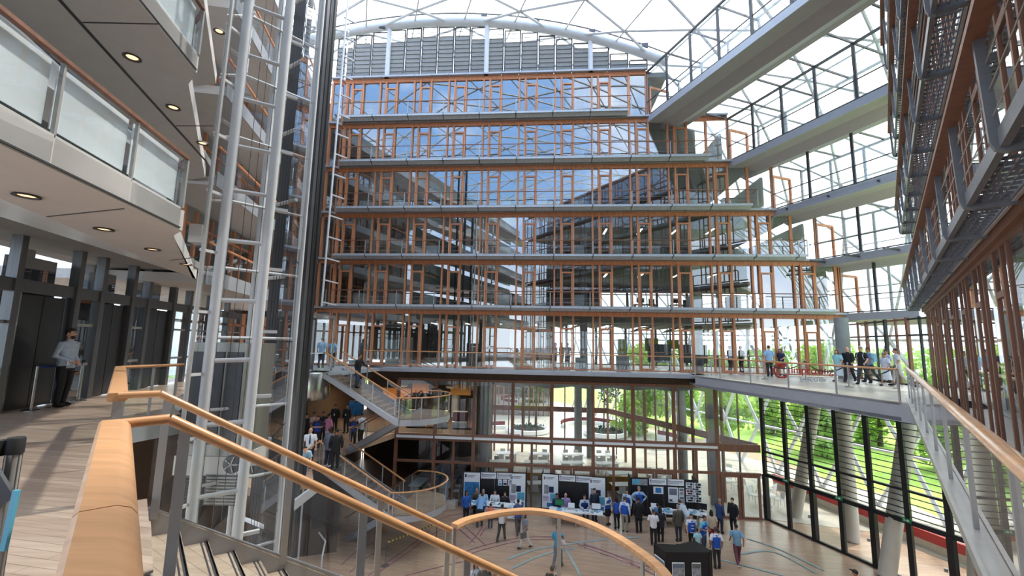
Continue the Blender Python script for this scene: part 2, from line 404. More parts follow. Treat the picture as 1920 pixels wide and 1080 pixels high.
# ---- arched louvre wall on top
zt=lambda u: -13+math.sqrt(36.85**2-(u+21)**2)
tk=[-28.0,-24.18,-17.16,-10.04,-6.2]
for s0,s1 in zip(tk[:-1],tk[1:]):
    n=max(2,round((s1-s0)/1.18))
    for i in range(n):
        a=s0+(s1-s0)*i/n+.06; b=s0+(s1-s0)*(i+1)/n-.06
        top=min(zt(a),zt(b))-.04; z0=FL[6]+.16
        if top-z0<.25: top=z0+.25
        f=MB()
        for q in (a,b): f.bar(Fp(q,-.02,z0),Fp(q,-.02,top),.05,.09,dF)
        f.bar(Fp(a,-.02,top),Fp(b,-.02,top),.05,.06); f.bar(Fp(a,-.02,z0),Fp(b,-.02,z0),.05,.06)
        s=struct(f,wname(),'dark_steel')
        lv=MB(); z=z0+.05
        while z+.3<z0+(top-z0)*.8: lv.pbox(Fp(a+.03,-.1,z),dF*(b-a-.06),nF*.2+UP*.29,nF*-.012+UP*.008); z+=.32
        if lv.v: part(lv,'louvre','louvre',s)
        lb=MB(); z=z0+.05
        while z+.3<top: lb.bar(Fp(a+.02,.12,z+.28),Fp(b-.02,.12,z+.28),.025,.03); z+=.32
        if lb.v: part(lb,'louvre_edge','dark_steel',s)
for u in tk[1:4]: struct(MB().tube([Fp(u,.12,FL[6]),Fp(u,.12,zt(u)+.3)],.17,12),'column_arch','white_steel',True)
arch=[Fp(-21+37.1*math.sin(rad(a)),.15,-13+37.1*math.cos(rad(a))) for a in [x*.8 for x in range(-22,33)]]
struct(MB().tube(arch,.34,12),'beam_arch','white_steel',True)
struct(MB().tube([p+UP*.62 for p in arch],.05,6),'trim_arch_cable','dark_steel')
for i,(px,py) in enumerate(((717,50),(812,36),(908,31),(1006,43),(1110,60),(1209,86))):
    pts=[p for p in arch]; 
    r=ray(px,py); tt=((P0-V((0,0,EYE))+nF*.3).dot(nF))/r.dot(nF); p=V((0,0,EYE))+r*tt
    b=min(arch,key=lambda q:(q-p).length)
    t=thing('floodlight','small grey floodlight on the white roof arch, '+['first','second','third','fourth','fifth','sixth'][i]+' counted from the lifts','floodlight',b+UP*.33,group='floodlights on the roof arch')
    part(MB().bar(b+UP*.33,p,.05,.05),'stem','galv',t)
    part(MB().box(p,(.42,.22,.3),dF),'lamp_head','dark_steel',t)
# ---- interior of the rear building
for k in range(1,7):
    ue=UE[min(k,5)]
    struct(MB().pbox(Fp(-28.1,-.12,FL[k]-.34),dF*(ue+29.5),-nF*9.5,UP*.34),'ceiling_slab','concrete')
struct(MB().pbox(Fp(-24,-.12,-.34),dF*(5.1+25.5),-nF*9.5,UP*.34),'floor_slab','hall_floor')
for k in range(6):
    z0,z1=FL[k],FL[k+1]-.34; us=-16 if k==0 else (-8.5 if k<4 else -4)
    struct(MB().pbox(Fp(-28.1,-9.2,z0),dF*(us+28.1),-nF*.2,UP*(z1-z0)),'wall_rear','greywall')
    x=us
    for q0,q1 in ({0:(),1:((2.3,3.3),),2:((0,.5),(1.7,3.0)),3:((0,3.0),),4:((0,3.0),),5:((1.6,3.2),)}[k]):
        struct(MB().pbox(Fp(us,-9.05,z0+q0),dF*(UE[k]-us+1),nF*.1,UP*(min(q1,z1-z0)-q0)),'wall_rear_infill','greywall')
    if UE[k]-us>1:
        n=int((UE[k]+1-us)/2.44)
        for i in range(n):
            f=MB()
            a=Fp(us+i*2.44,-9.2,z0); 
            for q in (0,1.15,2.38): f.bar(a+dF*q,a+dF*q+UP*(z1-z0),.09,.12,dF)
            for q in (.04,.95,z1-z0-.75,z1-z0-.04): f.bar(a+UP*q,a+dF*2.4+UP*q,.1,.08)
            s=struct(f,wname(),'timber_dark'); part(MB().quad(a,a+dF*2.4,a+dF*2.4+UP*(z1-z0),a+UP*(z1-z0)),'pane','glass',s)
    struct(MB().pbox(Fp(-28.1,-.2,z0),-nF*9,-dF*.15,UP*(z1-z0)),'wall_side','greywall')
    if k: struct(MB().pbox(Fp(UE[k]+.12,-1.6,z0),-nF*7.5,dF*.15,UP*(z1-z0)),'wall_end','greywall')
    for j in range(4):
        u=-3.1-7.32*j
        if u<UE[k]: struct(MB().tube([Fp(u,-1.3,z0),Fp(u,-1.3,z1)],.24,14),'column_office','concrete',True)
    # cross wall pieces
    for u in ((-21.9,-12.15) if k else (-19.9,)):
        struct(MB().pbox(Fp(u,-2.4,z0),dF*.12,-nF*6.5,UP*(z1-z0)),'partition','greywall')
# slanted concrete wall plane behind the upper right bays
struct(MB().prism([Fp(-6.1,-.9,FL[4]),Fp(-3.4,-.9,FL[3]+.2),Fp(-2.2,-.9,FL[3]+.2),Fp(-3.3,-.9,FL[5]-.35),Fp(-6.3,-.9,FL[5]-.35)],-nF*.3),'wall_slanted','greywall')
# strip lights
lp=None; lights=[]
for k in range(6):
    for j in range(11):
        u=-1.4-2.44*j
        if u>UE[k]-.6 or k>2 or (k and j>3): continue
        zc=FL[k+1]-.36 if k else 3.0
        lights.append((u,zc,k))
l0=None
for u,zc,k in lights:
    a=Fp(u,-3.2,zc)
    if l0 is None:
        l0=thing('ceiling_light','slim white strip light under an office ceiling behind the rear facade','ceiling light',a,group='office strip lights',rz=RZ)
        part(MB().box((0,0,-.03),(.16,1.6,.05)),'housing','white',l0,world=False); part(MB().box((0,0,-.06),(.12,1.5,.02)),'diffuser','lamp',l0,world=False)
    else: copy_tree(l0,a)
# curved ceiling sails at gallery level
for j in range(7):
    u=-1.4-2.44*j; pr=[]
    for i in range(9):
        q=i/8; pr.append((u-.2+2.2*q,2.62+.42*math.sin(math.pi*min(1,q*1.25)*.62)-.35*max(0,q-.55)))
    poly=[Fp(x,-.9,z) for x,z in pr]+[Fp(x,-.9,z+.05) for x,z in reversed(pr)]
    solo(MB().prism(poly,-nF*5.5),'ceiling_sail','cloud_panel','curved pale acoustic sail under the gallery level ceiling, '+['first','second','third','fourth','fifth','sixth','seventh'][j]+' counted from the bridge','ceiling panel','acoustic ceiling sails',smooth=True)
# cabinets along the glass
c0=None; cc=0
for k in range(1,5):
    for j in range(12):
        if (j*7+k*5)%9>5: continue
        u=-.2-2.44*j+1.55
        if u>UE[k]-1 or (k>2 and -7<u<-1.8): continue
        loc=Fp(u,-.75,FL[k])
        if c0 is None:
            c0=thing('storage_cabinet','pale grey storage cabinet standing just behind the rear facade glass','cabinet',loc,RZ,group='office cabinets behind the glass')
            part(MB().box((0,0,.58),(.8,.42,1.1)),'body','cabinet',c0,world=False)
            for s in (-1,1):
                d=part(MB().box((s*.2,-.22,.58),(.38,.02,1.04)),'door','cabinet',c0,world=False); part(MB().box((s*.05,-.24,.62),(.02,.02,.14)),'handle','steel',d,world=False)
            part(MB().box((0,0,.02),(.76,.38,.04)),'plinth','dark_steel',c0,world=False)
        else: copy_tree(c0,loc)
# desks, screens, chairs
def office_chair(label,group):
    t=thing('office_chair',label,'chair',(0,0,0),group=group)
    part(MB().box((0,0,.46),(.46,.46,.07)),'seat','black',t,world=False)
    part(MB().box((0,.22,.78),(.42,.06,.5)).box((0,.22,.5),(.05,.05,.2)),'backrest','black',t,world=False)
    b=MB().tube([(0,0,.08),(0,0,.44)],.03,6)
    for i in range(5): b.bar((0,0,.08),(.28*math.cos(i*1.257),.28*math.sin(i*1.257),.05),.04,.04)
    part(b,'base','steel',t,world=False)
    for s in (-1,1): part(MB().bar((s*.26,-.12,.66),(s*.26,.16,.66),.05,.03).bar((s*.26,.1,.48),(s*.26,.1,.66),.03,.03,V((0,1,0))),'armrest','black',t,world=False)
    return t
def desk(label,group):
    t=thing('office_desk',label,'desk',(0,0,0),group=group)
    part(MB().box((0,0,.73),(1.6,.8,.03)),'desktop','white',t,world=False)
    for s in (-1,1): part(MB().box((s*.7,0,.36),(.05,.6,.7)).box((s*.7,0,.03),(.06,.75,.05)),'leg','steel',t,world=False)
    return t
def monitor(label,group,mt='screen_dark'):
    t=thing('monitor',label,'monitor',(0,0,0),group=group)
    part(MB().box((0,0,.3),(.52,.04,.32)),'housing','black',t,world=False); part(MB().box((0,-.022,.3),(.48,.006,.28)),'screen',mt,t,world=False)
    part(MB().box((0,.02,.08),(.05,.03,.16)).box((0,0,.01),(.22,.16,.02)),'stand','black',t,world=False)
    return t
d0=k0=m0=None
for k in (1,2,3):
    for j in range(9):
        if (j+k)%3==1: continue
        u=-1.25-2.44*j
        if u>UE[k]-1.3: continue
        ld=Fp(u,-2.6,FL[k]); lc=Fp(u+.1,-1.75,FL[k]); lm=Fp(u-.3,-2.7,FL[k]+.745)
        if d0 is None:
            d0=desk('white office desk behind the rear facade glass','office desks behind the glass'); k0=office_chair('black swivel chair at an office desk behind the rear facade glass','office chairs behind the glass'); m0=monitor('black monitor on an office desk behind the rear facade glass','office monitors behind the glass')
            for o_,l_ in ((d0,ld),(k0,lc),(m0,lm)): o_.location=l_; o_.rotation_euler=(0,0,RZ)
        else:
            copy_tree(d0,ld); copy_tree(k0,lc,RZ+.6*math.sin(j*3+k)+3.1); copy_tree(m0,lm)
# ================================================= gallery level walkway along the rear facade and the bridge
wk=[Fp(-24.2,0,0),Fp(-24.2,1.2,0),Fp(-3.6,1.2,0),Fp(-3.6,0,0)]
struct(MB().prism([p-UP*.22 for p in wk],UP*.22),'floor_walkway','galv')
struct(MB().pbox(Fp(-24.2,1.2,-.2),dF*20.6,nF*.05,UP*.2),'trim_walkway','fascia')
t=thing('balustrade','long thin railing of the walkway before the rear facade at gallery level','railing',Fp(-24,1.15,0))
part(MB().tube([Fp(-24.2,1.15,1.02),Fp(-3.2,1.15,1.02)],.028,8),'handrail','beech',t,True)
for i in range(10): part(MB().bar(Fp(-24+2.3*i,1.15,0),Fp(-24+2.3*i,1.15,1.0),.03,.05,dF),'post','steel',t)
part(MB().quad(Fp(-24.1,1.15,.05),Fp(-3.3,1.15,.05),Fp(-3.3,1.15,.95),Fp(-24.1,1.15,.95)),'glass_panel','glass_b',t)
# bridge deck
E1=V((12.5,14.0,0)); E2=V((10.55,24.8,0)); eb=(E2-E1).normalized(); en=V((eb.y,-eb.x,0))
deck=[E1,E2,Fp(-4.2,.02,0),Fp(5.1,.02,0),V((20.25,25.6,0)),V((18.4,18.4,0)),Rp(25.2,1.42,0),Rp(18.4,1.42,0)]
struct(MB().tube([V((18.7,24.2,0)),V((18.7,24.2,3.4))],.34,16),'column_bridge','concrete',True)
struct(MB().prism([p-UP*.1 for p in deck],UP*.1),'floor_bridge','hall_floor')
struct(MB().pbox(E1-UP*.62-eb*1.2,E2-E1+eb*1.2,en*.12,UP*.6),'trim_bridge','fascia')
struct(MB().prism([p-UP*.6 for p in deck],UP*.12),'ceiling_bridge','fascia')
t=thing('balustrade','railing of the wide bridge where visitors queue','railing',E1)
part(MB().tube([E1+UP*1.03,E2+UP*1.03],.035,8),'handrail','beech',t,True)
for i in range(6):
    p=lerp(E1,E2,i/5); part(MB().bar(p,p+UP*1.0,.03,.06,eb),'post','steel',t)
part(MB().quad(E1+UP*.03,E2+UP*.03,E2+UP*.97,E1+UP*.97),'glass_panel','glass_b',t)
# outer glazing of the bridge (timber posts, doors, garden behind)
O1=V((18.3,18.5,0)); O2=V((20.2,25.5,0))
ob=(O2-O1).normalized(); ol=(O2-O1).length; n=4
for i in range(n):
    a=O1+ob*ol*i/n; b=O1+ob*ol*(i+1)/n; f=MB()
    f.bar(a,a+UP*3.2,.12,.16,ob); m_=lerp(a,b,.5); f.bar(m_,m_+UP*3.2,.08,.1,ob)
    for z in (.05,2.35,3.1): f.bar(a+UP*z,b+UP*z,.1,.08)
    s=struct(f,wname(),'timber_dark' if i%2 else 'black_frame'); part(MB().quad(a,b,b+UP*3.2,a+UP*3.2),'pane','glass',s)
# ---- upper glazed bridges stepping along the vault
def isect_right(p,d,off):
    return (off-p.dot(nR))/d.dot(nR)
bl=['','lowest','second lowest','middle','second highest','highest']
for k in range(1,6):
    p=Fp(UE[k],0,0); d=-AX; L=isect_right(p,d,1.5); w=2.7; nO=V((nA.x,nA.y,0)); nO=nO if nO.x>0 else -nO
    z=FL[k]; Lo=isect_right(p+nO*w,d,1.5)
    struct(MB().prism([p+UP*(z-.3),p+d*L+UP*(z-.3),p+nO*w+d*Lo+UP*(z-.3),p+nO*w-d*1.2+UP*(z-.3)],UP*.3),'floor_bridge','bridge_under')
    struct(MB().pbox(p+UP*(z-.34)-nO*.06,d*L,nO*.1,UP*.42),'trim_bridge','fascia')
    struct(MB().prism([p+UP*(z-.3)+nO*.9,p+UP*(z-.3)+nO*2.3,p+UP*(z-.62)+nO*1.6],d*L),'beam_bridge','bridge_under')
    h=(FL[k+1]-.25-z) if k<5 else 3.2
    for side,(q,LL) in enumerate(((p,L),(p+nO*w,Lo))):
        if side and k==5: pass
        n=max(2,round(LL/2.05))
        for i in range(n):
            a=q+d*(LL*i/n)+UP*(z+.1); b=q+d*(LL*(i+1)/n)+UP*(z+.1); f=MB()
            f.bar(a,a+UP*h,.09,.14,d); f.bar(a+UP*1.0,b+UP*1.0,.05,.05); f.bar(a+UP*(h-.05),b+UP*(h-.05),.1,.12)
            f.bar(a+UP*.05,b+UP*.05,.06,.06)
            for zz in (.35,.65): f.bar(a+UP*zz+nO*.15,b+UP*zz+nO*.15,.012,.012)
            if i==n-1: f.bar(b,b+UP*h,.09,.14,d)
            s=struct(f,wname(),'dark_steel' if side==0 else 'galv'); part(MB().quad(a,b,b+UP*h,a+UP*h),'pane','glass',s)
    # glass strip roof from this bridge's head to the floor above
    zz=z+h+.12
    n=max(2,round(L/2.05)); f=MB(); f2=MB()
    for i in range(n+1):
        a=p+d*(L*i/n)+UP*zz
        f.bar(a-nO*(2.4 if k<5 else 0),a+nO*2.9,.07,.1)
    if k<5:
        f2.quad(p-nO*2.4+UP*(zz+.06),p+d*L-nO*2.4+UP*(zz+.06),p+d*L+nO*2.9+UP*(zz+.06),p+nO*2.9+UP*(zz+.06))
    else: f2.quad(p+UP*(zz+.06),p+d*L+UP*(zz+.06),p+d*L+nO*2.9+UP*(zz+.06),p+nO*2.9+UP*(zz+.06))
    s=struct(f,'roof_strip','dark_steel'); part(f2,'pane','glass_r',s)
    # end door frame in timber at the facade
    e=p-d*.3+nO*.5+UP*z; s=struct(MB().bar(e,e+UP*2.5,.14,.12,nO).bar(e+nO*1.5,e+nO*1.5+UP*2.5,.14,.12,nO).bar(e+UP*2.5,e+nO*1.5+UP*2.5,.12,.14),'door_1','timber')
# ================================================= right wing: timber facade with grated balconies
T0,T1=-6.0,25.2
for k in range(-2,7):
    z0=(GZ if k==-2 else -4.1) if k<0 else FL[k]; z1=(-4.45 if k==-2 else -.4) if k<0 else (FL[k+1]-.42 if k<6 else 23)
    if k==6: continue
    h=z1-z0; off=1.42
    r0=None; bw=2.03; x=2.9+bw*11-.06 if k>=0 else 17.2
    xs=[]; 
    while x>-6: xs.append(x-bw); x-=bw
    rr=math.atan2(dR.y,dR.x)
    for x in xs:
        loc=Rp(x,off,z0)
        if r0 is None:
            f=MB(); tr=h-.75
            for q in (0,.42,1.02): f.box((q,.005,h/2),(.085,.08,h))
            f.box((bw/2,.0,h-.04),(bw,.1,.08)); f.box((bw/2,.0,.05),(bw,.1,.1)); f.box((.72,.01,tr),(.6,.08,.1))
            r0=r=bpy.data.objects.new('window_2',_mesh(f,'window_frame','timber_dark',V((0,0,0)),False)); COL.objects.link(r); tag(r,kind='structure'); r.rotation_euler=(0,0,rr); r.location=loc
            if k==0: part(MB().box((bw/2,.0,.5),(bw-.1,.02,.85)),'spandrel','spandrel',r,world=False)
            # local +y points to the atrium (left of travel)
            part(MB().quad((.05,.022,.1),(bw-.05,.022,.1),(bw-.05,.022,h-.08),(.05,.022,h-.08)),'pane','glass_f',r,world=False)
        else: copy_tree(r0,loc)
    if k>=0:
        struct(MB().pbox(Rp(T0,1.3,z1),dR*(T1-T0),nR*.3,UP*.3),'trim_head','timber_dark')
        struct(MB().tube([Rp(T0,1.26,z1+.16),Rp(T1,1.26,z1+.16)],.035,6),'trim_pipe','galv',True)
    # floors and rear wall of the wing
    struct(MB().prism([Rp(T0,1.6,z1+.05),Rp(T1-1,1.6,z1+.05),Rp(T1-3,8,z1+.05),Rp(T0,8,z1+.05)],UP*.3),'ceiling_slab','soffit')
    struct(MB().pbox(Rp(T0,4.6,z0),dR*(17.5-T0),nR*.2,UP*h),'wall_right','greywall')
for k in range(1,6):
    z=FL[k]-.28; te=[0,26,25,24,22.5,21][k]
    t=thing('balcony','grey grated balcony with timber top rail on the right wing, '+['','lowest','second lowest','middle','second highest','topmost'][k]+' one','balcony',Rp(4,1.0,z),group='right wing balconies')
    x=te-.3; first=True
    while x>-3.5:
        a=x-2.03
        gm=MB()
        gm.pbox(Rp(a+.05,.87,z),dR*1.95,nR*.06,UP*.16).pbox(Rp(a+.05,1.22,z),dR*1.95,nR*.06,UP*.12)
        for i in range(11): gm.pbox(Rp(a+.05+i*.19,.9,z+.02),dR*.014,nR*.34,UP*.035)
        for o in (.98,1.06,1.14): gm.pbox(Rp(a+.05,o,z+.02),dR*1.95,nR*.012,UP*.03)
        part(gm,'grating','galv_dark',t)
        pr=[Rp(x,1.3,z-.04),Rp(x,.93,z-.04),Rp(x,.85,z),Rp(x,.82,z+.08),Rp(x,.80,z+1.05),Rp(x,.87,z+1.05),Rp(x,.90,z+.12),Rp(x,1.3,z+.08)]
        part(MB().prism(pr,dR*.07),'bracket','galv_dark',t)
        x=a
    part(MB().pbox(Rp(-3.5,.74,z+1.05),dR*(te+3.2),nR*.14,UP*.07),'handrail','timber_dark',t)
    wr=MB()
    for q in (.3,.55,.8): wr.tube([Rp(-3.5,.86,z+q),Rp(te-.3,.86,z+q)],.006,4)
    part(wr,'wire','steel',t)
# right gallery strip with the near handrail
g0,g1=-3.0,20.6
struct(MB().prism([Rp(g0,.55,-.12),Rp(g1,.55,-.12),Rp(g1+3,1.5,-.12),Rp(g0,1.5,-.12)],UP*.12),'floor_gallery_strip','parquet_gal')
struct(MB().pbox(Rp(g0,.46,-.2),dR*(g1-g0),nR*.09,UP*.215).pbox(Rp(g0,.425,-.08),dR*(g1-g0),nR*.035,UP*.11),'trim_gallery_strip','steel')
t=thing('balustrade','glass balustrade with wide timber handrail beside the right wing, running towards the viewer','railing',Rp(10,.52,0))
part(MB().rail([Rp(g0,.53,1.02),Rp(g1,.53,1.02)],rnd(.13,.075,12)),'handrail','beech',t,True)
part(MB().bar(Rp(g0,.53,.985),Rp(g1,.53,.985),.05,.02),'rail_bracket','brushed',t)
for x in [20.4-i*2.05 for i in range(11)]:
    part(MB().bar(Rp(x,.52,-.05),Rp(x,.52,.99),.055,.02,nR),'post','steel',t)
part(MB().quad(Rp(g0,.53,.02),Rp(g1,.53,.02),Rp(g1,.53,.96),Rp(g0,.53,.96)),'glass_panel','glass_b',t)
# ================================================= ground level rear glazing
def gbay(u0,u1,door=False,split=False,dark=False):
    ztop=-.75; f=MB()
    f.bar(Fp(u0,0,GZ),Fp(u0,0,ztop),.13,.2,dF)
    for z in (ztop,-5.72): f.bar(Fp(u0,0,z),Fp(u1,0,z),.14,.14)
    f.pbox(Fp(u0,-.08,-4.47),dF*(u1-u0),nF*.18,UP*.42)
    f.bar(Fp(u0,0,GZ+.04),Fp(u1,0,GZ+.04),.14,.08)
    if split: f.bar(Fp((u0+u1)/2,0,GZ),Fp((u0+u1)/2,0,-4.4),.09,.14,dF)
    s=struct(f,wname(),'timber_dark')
    part(MB().quad(Fp(u0,0,-4.05),Fp(u1,0,-4.05),Fp(u1,0,ztop),Fp(u0,0,ztop)).quad(Fp(u0,0,GZ),Fp(u1,0,GZ),Fp(u1,0,-4.45),Fp(u0,0,-4.45)),'pane','glass_f' if dark else 'glass',s)
    if door:
        d=MB(); m=(u0+u1)/2
        for a,b in ((u0+.1,m-.02),(m+.02,u1-.1)):
            for q in (a+.06,b-.06): d.bar(Fp(q,.04,GZ),Fp(q,.04,-5.8),.11,.12,dF)
            d.bar(Fp(a,.04,-5.85),Fp(b,.04,-5.85),.12,.12); d.bar(Fp(a,.04,GZ+.06),Fp(b,.04,GZ+.06),.12,.12)
        o=part(d,'door_leaf','timber_dark',s)
gb=[-22.22,-19.78,-17.33,-14.92,-12.5,-10.0,-7.6,-5.18,-2.72,-.3]
for i in range(len(gb)-1): gbay(gb[i],gb[i+1],door=i in (2,4,6,8),split=i in (1,3,5,7))
# white roller blind boxes on the transom
for i,(a,b) in enumerate(zip(gb[:-2],gb[1:-1])):
    t=thing('blind_box','white roller blind box on the timber transom of the hall glazing','blind box',Fp((a+b)/2,.2,-4.25),group='blind boxes on the hall transom')
    part(MB().pbox(Fp(a+.06,.12,-4.3),dF*(b-a-.12),nF*.12,UP*.13),'housing','white',t); part(MB().tube([Fp(a+.05,.18,-4.24),Fp(a+.1,.18,-4.24)],.07,8),'end_cap','steel',t)
# hall behind it
struct(MB().quad(*[V(p) for p in ((-40,10,GZ),(-40,75,GZ),(8,75,GZ),(24,40,GZ),(26,5,GZ),(10,-12,GZ),(-20,-12,GZ))]),'floor_hall','parquet')
hf=[Fp(-17.2,-.15,GZ+.012),Fp(-.3,-.15,GZ+.012),V((20.0,24.6,GZ+.012)),V((24,10,GZ+.012)),V((26,30,GZ+.012)),V((20.5,42,GZ+.012)),V((14,60,GZ+.012)),V((-12,60,GZ+.012))]
struct(MB().quad(*hf),'floor_court','hall_floor')
# wavy ceiling of the hall: one strip per bay
for i in range(len(gb)-1):
    a,b=gb[i],gb[i+1]; pr=[(a+(b-a)*q/10,-.98-.13*abs(math.cos(math.pi*q/10))) for q in range(11)]
    struct(MB().prism([Fp(x,-.2,z) for x,z in pr]+[Fp(b,-.2,-.35),Fp(a,-.2,-.35)],-nF*(12 if i>1 else 9)),'ceiling_wave','concrete')
struct(MB().pbox(Fp(-28,-.02,-.78),dF*28.2,nF*.06,UP*.5),'trim_hall_head','darkwall')
# columns
for x,y in ((12.67,32.4),(13.1,28.3),(-2.1,41.0),(7.2,39.2),(6.1,39.2),(-1.75,30.2),(-4.2,34)):
    struct(MB().tube([(x,y,GZ),(x,y,-.7)],.34,16),'column_hall','concrete',True)
# far glass walls of the hall
def gwall(a,b,n,z0,z1,m='timber_dark',bands=(-4.3,),bh=.45,gl='glass'):
    a,b=V(a),V(b)
    for i in range(n):
        p,q=lerp(a,b,i/n),lerp(a,b,(i+1)/n); f=MB(); d=(q-p).normalized()
        f.bar(p+UP*z0,p+UP*z1,.12,.18,d); mm=lerp(p,q,.5); f.bar(mm+UP*z0,mm+UP*z1,.06,.1,d)
        for z in bands: f.bar(p+UP*z,q+UP*z,.14,bh)
        f.bar(p+UP*(z1-.05),q+UP*(z1-.05),.14,.1)
        s=struct(f,wname(),m); part(MB().quad(p+UP*z0,q+UP*z0,q+UP*z1,p+UP*z1),'pane',gl,s)
gwall((-6.5,41.2,0),(8.9,39.9,0),6,GZ,-.7)
gwall((8.9,39.9,0),(14.9,26.6,0),6,GZ,-.7)
# timber facade of the next wing, far behind
gwall((-16,62,0),(6,60,0),16,GZ,12,'timber_dark',(-4.2,-.2,3.5,7),.4,'glass_f')
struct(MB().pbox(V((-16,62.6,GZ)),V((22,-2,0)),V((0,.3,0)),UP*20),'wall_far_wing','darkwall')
# dark lounge on the left: slab at half level, walls
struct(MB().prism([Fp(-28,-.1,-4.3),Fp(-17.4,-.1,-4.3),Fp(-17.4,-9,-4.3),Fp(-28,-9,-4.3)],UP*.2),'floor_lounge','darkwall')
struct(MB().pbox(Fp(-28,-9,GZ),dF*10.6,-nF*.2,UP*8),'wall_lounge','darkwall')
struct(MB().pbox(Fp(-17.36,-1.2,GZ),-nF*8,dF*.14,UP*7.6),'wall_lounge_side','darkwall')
for i,(u,z,w,h,m) in enumerate(((-25.5,-2.9,2.2,.9,'orange_wall'),(-23.2,-2.3,1.3,1.7,'orange_wall'),(-20.2,-2.4,1.6,1.3,'ochre'))):
    solo(MB().pbox(Fp(u,-6,z),dF*w,-nF*.1,UP*h),'wall_panel',m,['wide orange lit panel low in the lounge behind the crowd','tall orange panel in the lounge above the crowd','ochre panel behind the lounge glazing by the curved landing'][i],'panel')
for i,u in enumerate((-26,-23,-19.6)):
    q=Fp(u,-3.2,-1.55); t=thing('pendant_lamp',['round warm pendant lamp in the lounge, nearest the lift','round warm pendant lamp in the middle of the lounge','round warm pendant lamp behind the lounge glazing'][i],'lamp',q,group='lounge lamps')
    part(MB().lathe(q,[(.3,0),(.32,.03),(.3,.12),(.05,.16)],18),'lamp_shade','white',t,True); part(MB().lathe(q-UP*.01,[(.27,0),(.27,.015)],18),'diffuser','lamp_warm',t); part(MB().tube([q+UP*.16,q+UP*.6],.01,5),'cord','black',t)
    l=bpy.data.lights.new('lounge_lamp','AREA'); l.shape='DISK'; l.size=.5; l.energy=80; l.color=(1,.78,.52); lo=bpy.data.objects.new('lounge_lamp',l); COL.objects.link(lo); lo.location=q-UP*.03
struct(MB().prism([Fp(-28.1,0,-4.1),Fp(-22.3,0,-4.1),V((-5.6,22.4,-4.1)),V((-6.0,20.9,-4.1)),V((-9.0,20.4,-4.1)),V((-8.5,18.6,-4.1)),V((-10.6,18.2,-4.1)),V((-13.6,22,-4.1))][:2]+[Fp(-22.3,0,-4.1),V((-8.3,24.6,-4.1)),V((-8.9,22.6,-4.1)),V((-9.2,20.8,-4.1)),V((-8.0,18.4,-4.1)),V((-10.0,17.4,-4.1)),V((-13.8,20,-4.1))],-UP*.3),'floor_landing','parquet')
# ================================================= black framed louvred glazing to the winter garden
BA=V((15.0,26.1,0)); BD=-hd(160.6-180); BB=V((15.0,26.1,0)); bd=hd(160.6); n=13; bw=1.395
def blk(i):
    a=BA+bd*(bw*i); b=BA+bd*(bw*(i+1)); f=MB(); zt=-.62; m=lerp(a,b,.5)
    f.bar(a+UP*GZ,a+UP*zt,.15,.2,bd)
    if i%2==0: f.bar(a+UP*GZ,a+UP*-5.7,.26,.22,bd)
    for z,h in ((-5.7,.2),(-4.4,.1),(zt,.12),(GZ+.05,.1)): f.bar(a+UP*z,b+UP*z,.14,h)
    s=struct(f,wname(),'black_frame')
    part(MB().quad(a+UP*GZ,b+UP*GZ,b+UP*zt,a+UP*zt),'pane','glass',s)
    lv=MB(); z=-5.45
    while z<zt-.1:
        lv.bar(a+UP*z+bd*.08,b+UP*z-bd*.08,.06,.032); z+=.262
    part(lv,'louvre','black',s)
    if i%2: part(MB().bar(b-bd*.2+UP*-7.1,b-bd*.2+UP*-7.1-nR*.12,.05,.14),'door_handle','brushed',s)
    return m
ms=[blk(i) for i in range(13)]
for i in (1,3,5):
    p=BA+bd*(bw*i)+UP*-5.62
    nrm=V((bd.y,-bd.x,0)); nrm=nrm if nrm.x<0 else -nrm
    t=thing('exit_sign','small green exit sign on the black door frame, '+{1:'farthest of three',3:'middle of three',5:'nearest of three'}[i],'exit sign',p+nrm*.14,group='exit signs on the black glazing')
    part(MB().box(p+nrm*.14,(.34,.04,.17),bd),'housing','green',t)
    q=p+nrm*.163
    part(MB().prism([q+bd*x+UP*z for x,z in ((.12,0),(.04,.05),(.04,.02),(-.02,.02),(-.02,-.02),(.04,-.02),(.04,-.05))],nrm*.003).ell(q-bd*.08+UP*.05,(.018,.018,.018),6,4).bar(q-bd*.08+UP*.03,q-bd*.06-UP*.02,.004,.03).bar(q-bd*.06-UP*.02,q-bd*.1-UP*.06,.004,.02),'pictogram','white',t)
# winter garden: slanted concrete columns, red bench, diagonal steel
for i,(q,t2) in enumerate(((aty(1530,745,25.6),aty(1500,915,26.4)),(aty(1580,748,24),aty(1595,965,23.6)),(aty(1706,765,20.6),aty(1676,985,20.2)),(aty(1822,790,18.2),aty(1832,1010,18)))):
    dz_=t2-q; struct(MB().tube([q+dz_*((GZ-q.z)/dz_.z),q+dz_*((-.7-q.z)/dz_.z)],[.33,.33],16),'column_garden','concrete_pale',True)
bp=[BA+V((4.2,6,0)),V((20.6,26,0)),V((21.4,22,0)),V((22.6,17.5,0)),V((24.2,13,0)),V((26,9,0))]
t=thing('garden_bench','long curved red bench along the winter garden edge behind the black glazing','bench',bp[2]+UP*GZ)
part(MB().rail([p+UP*(GZ+.25) for p in bp],[(-.25,-.25),(.25,-.25),(.25,.2),(-.25,.2)]),'base','concrete_pale',t)
part(MB().rail([p+UP*(GZ+.62) for p in bp],[(.1,-.2),(.3,-.2),(.3,.25),(.1,.25)]),'backrest','red',t)
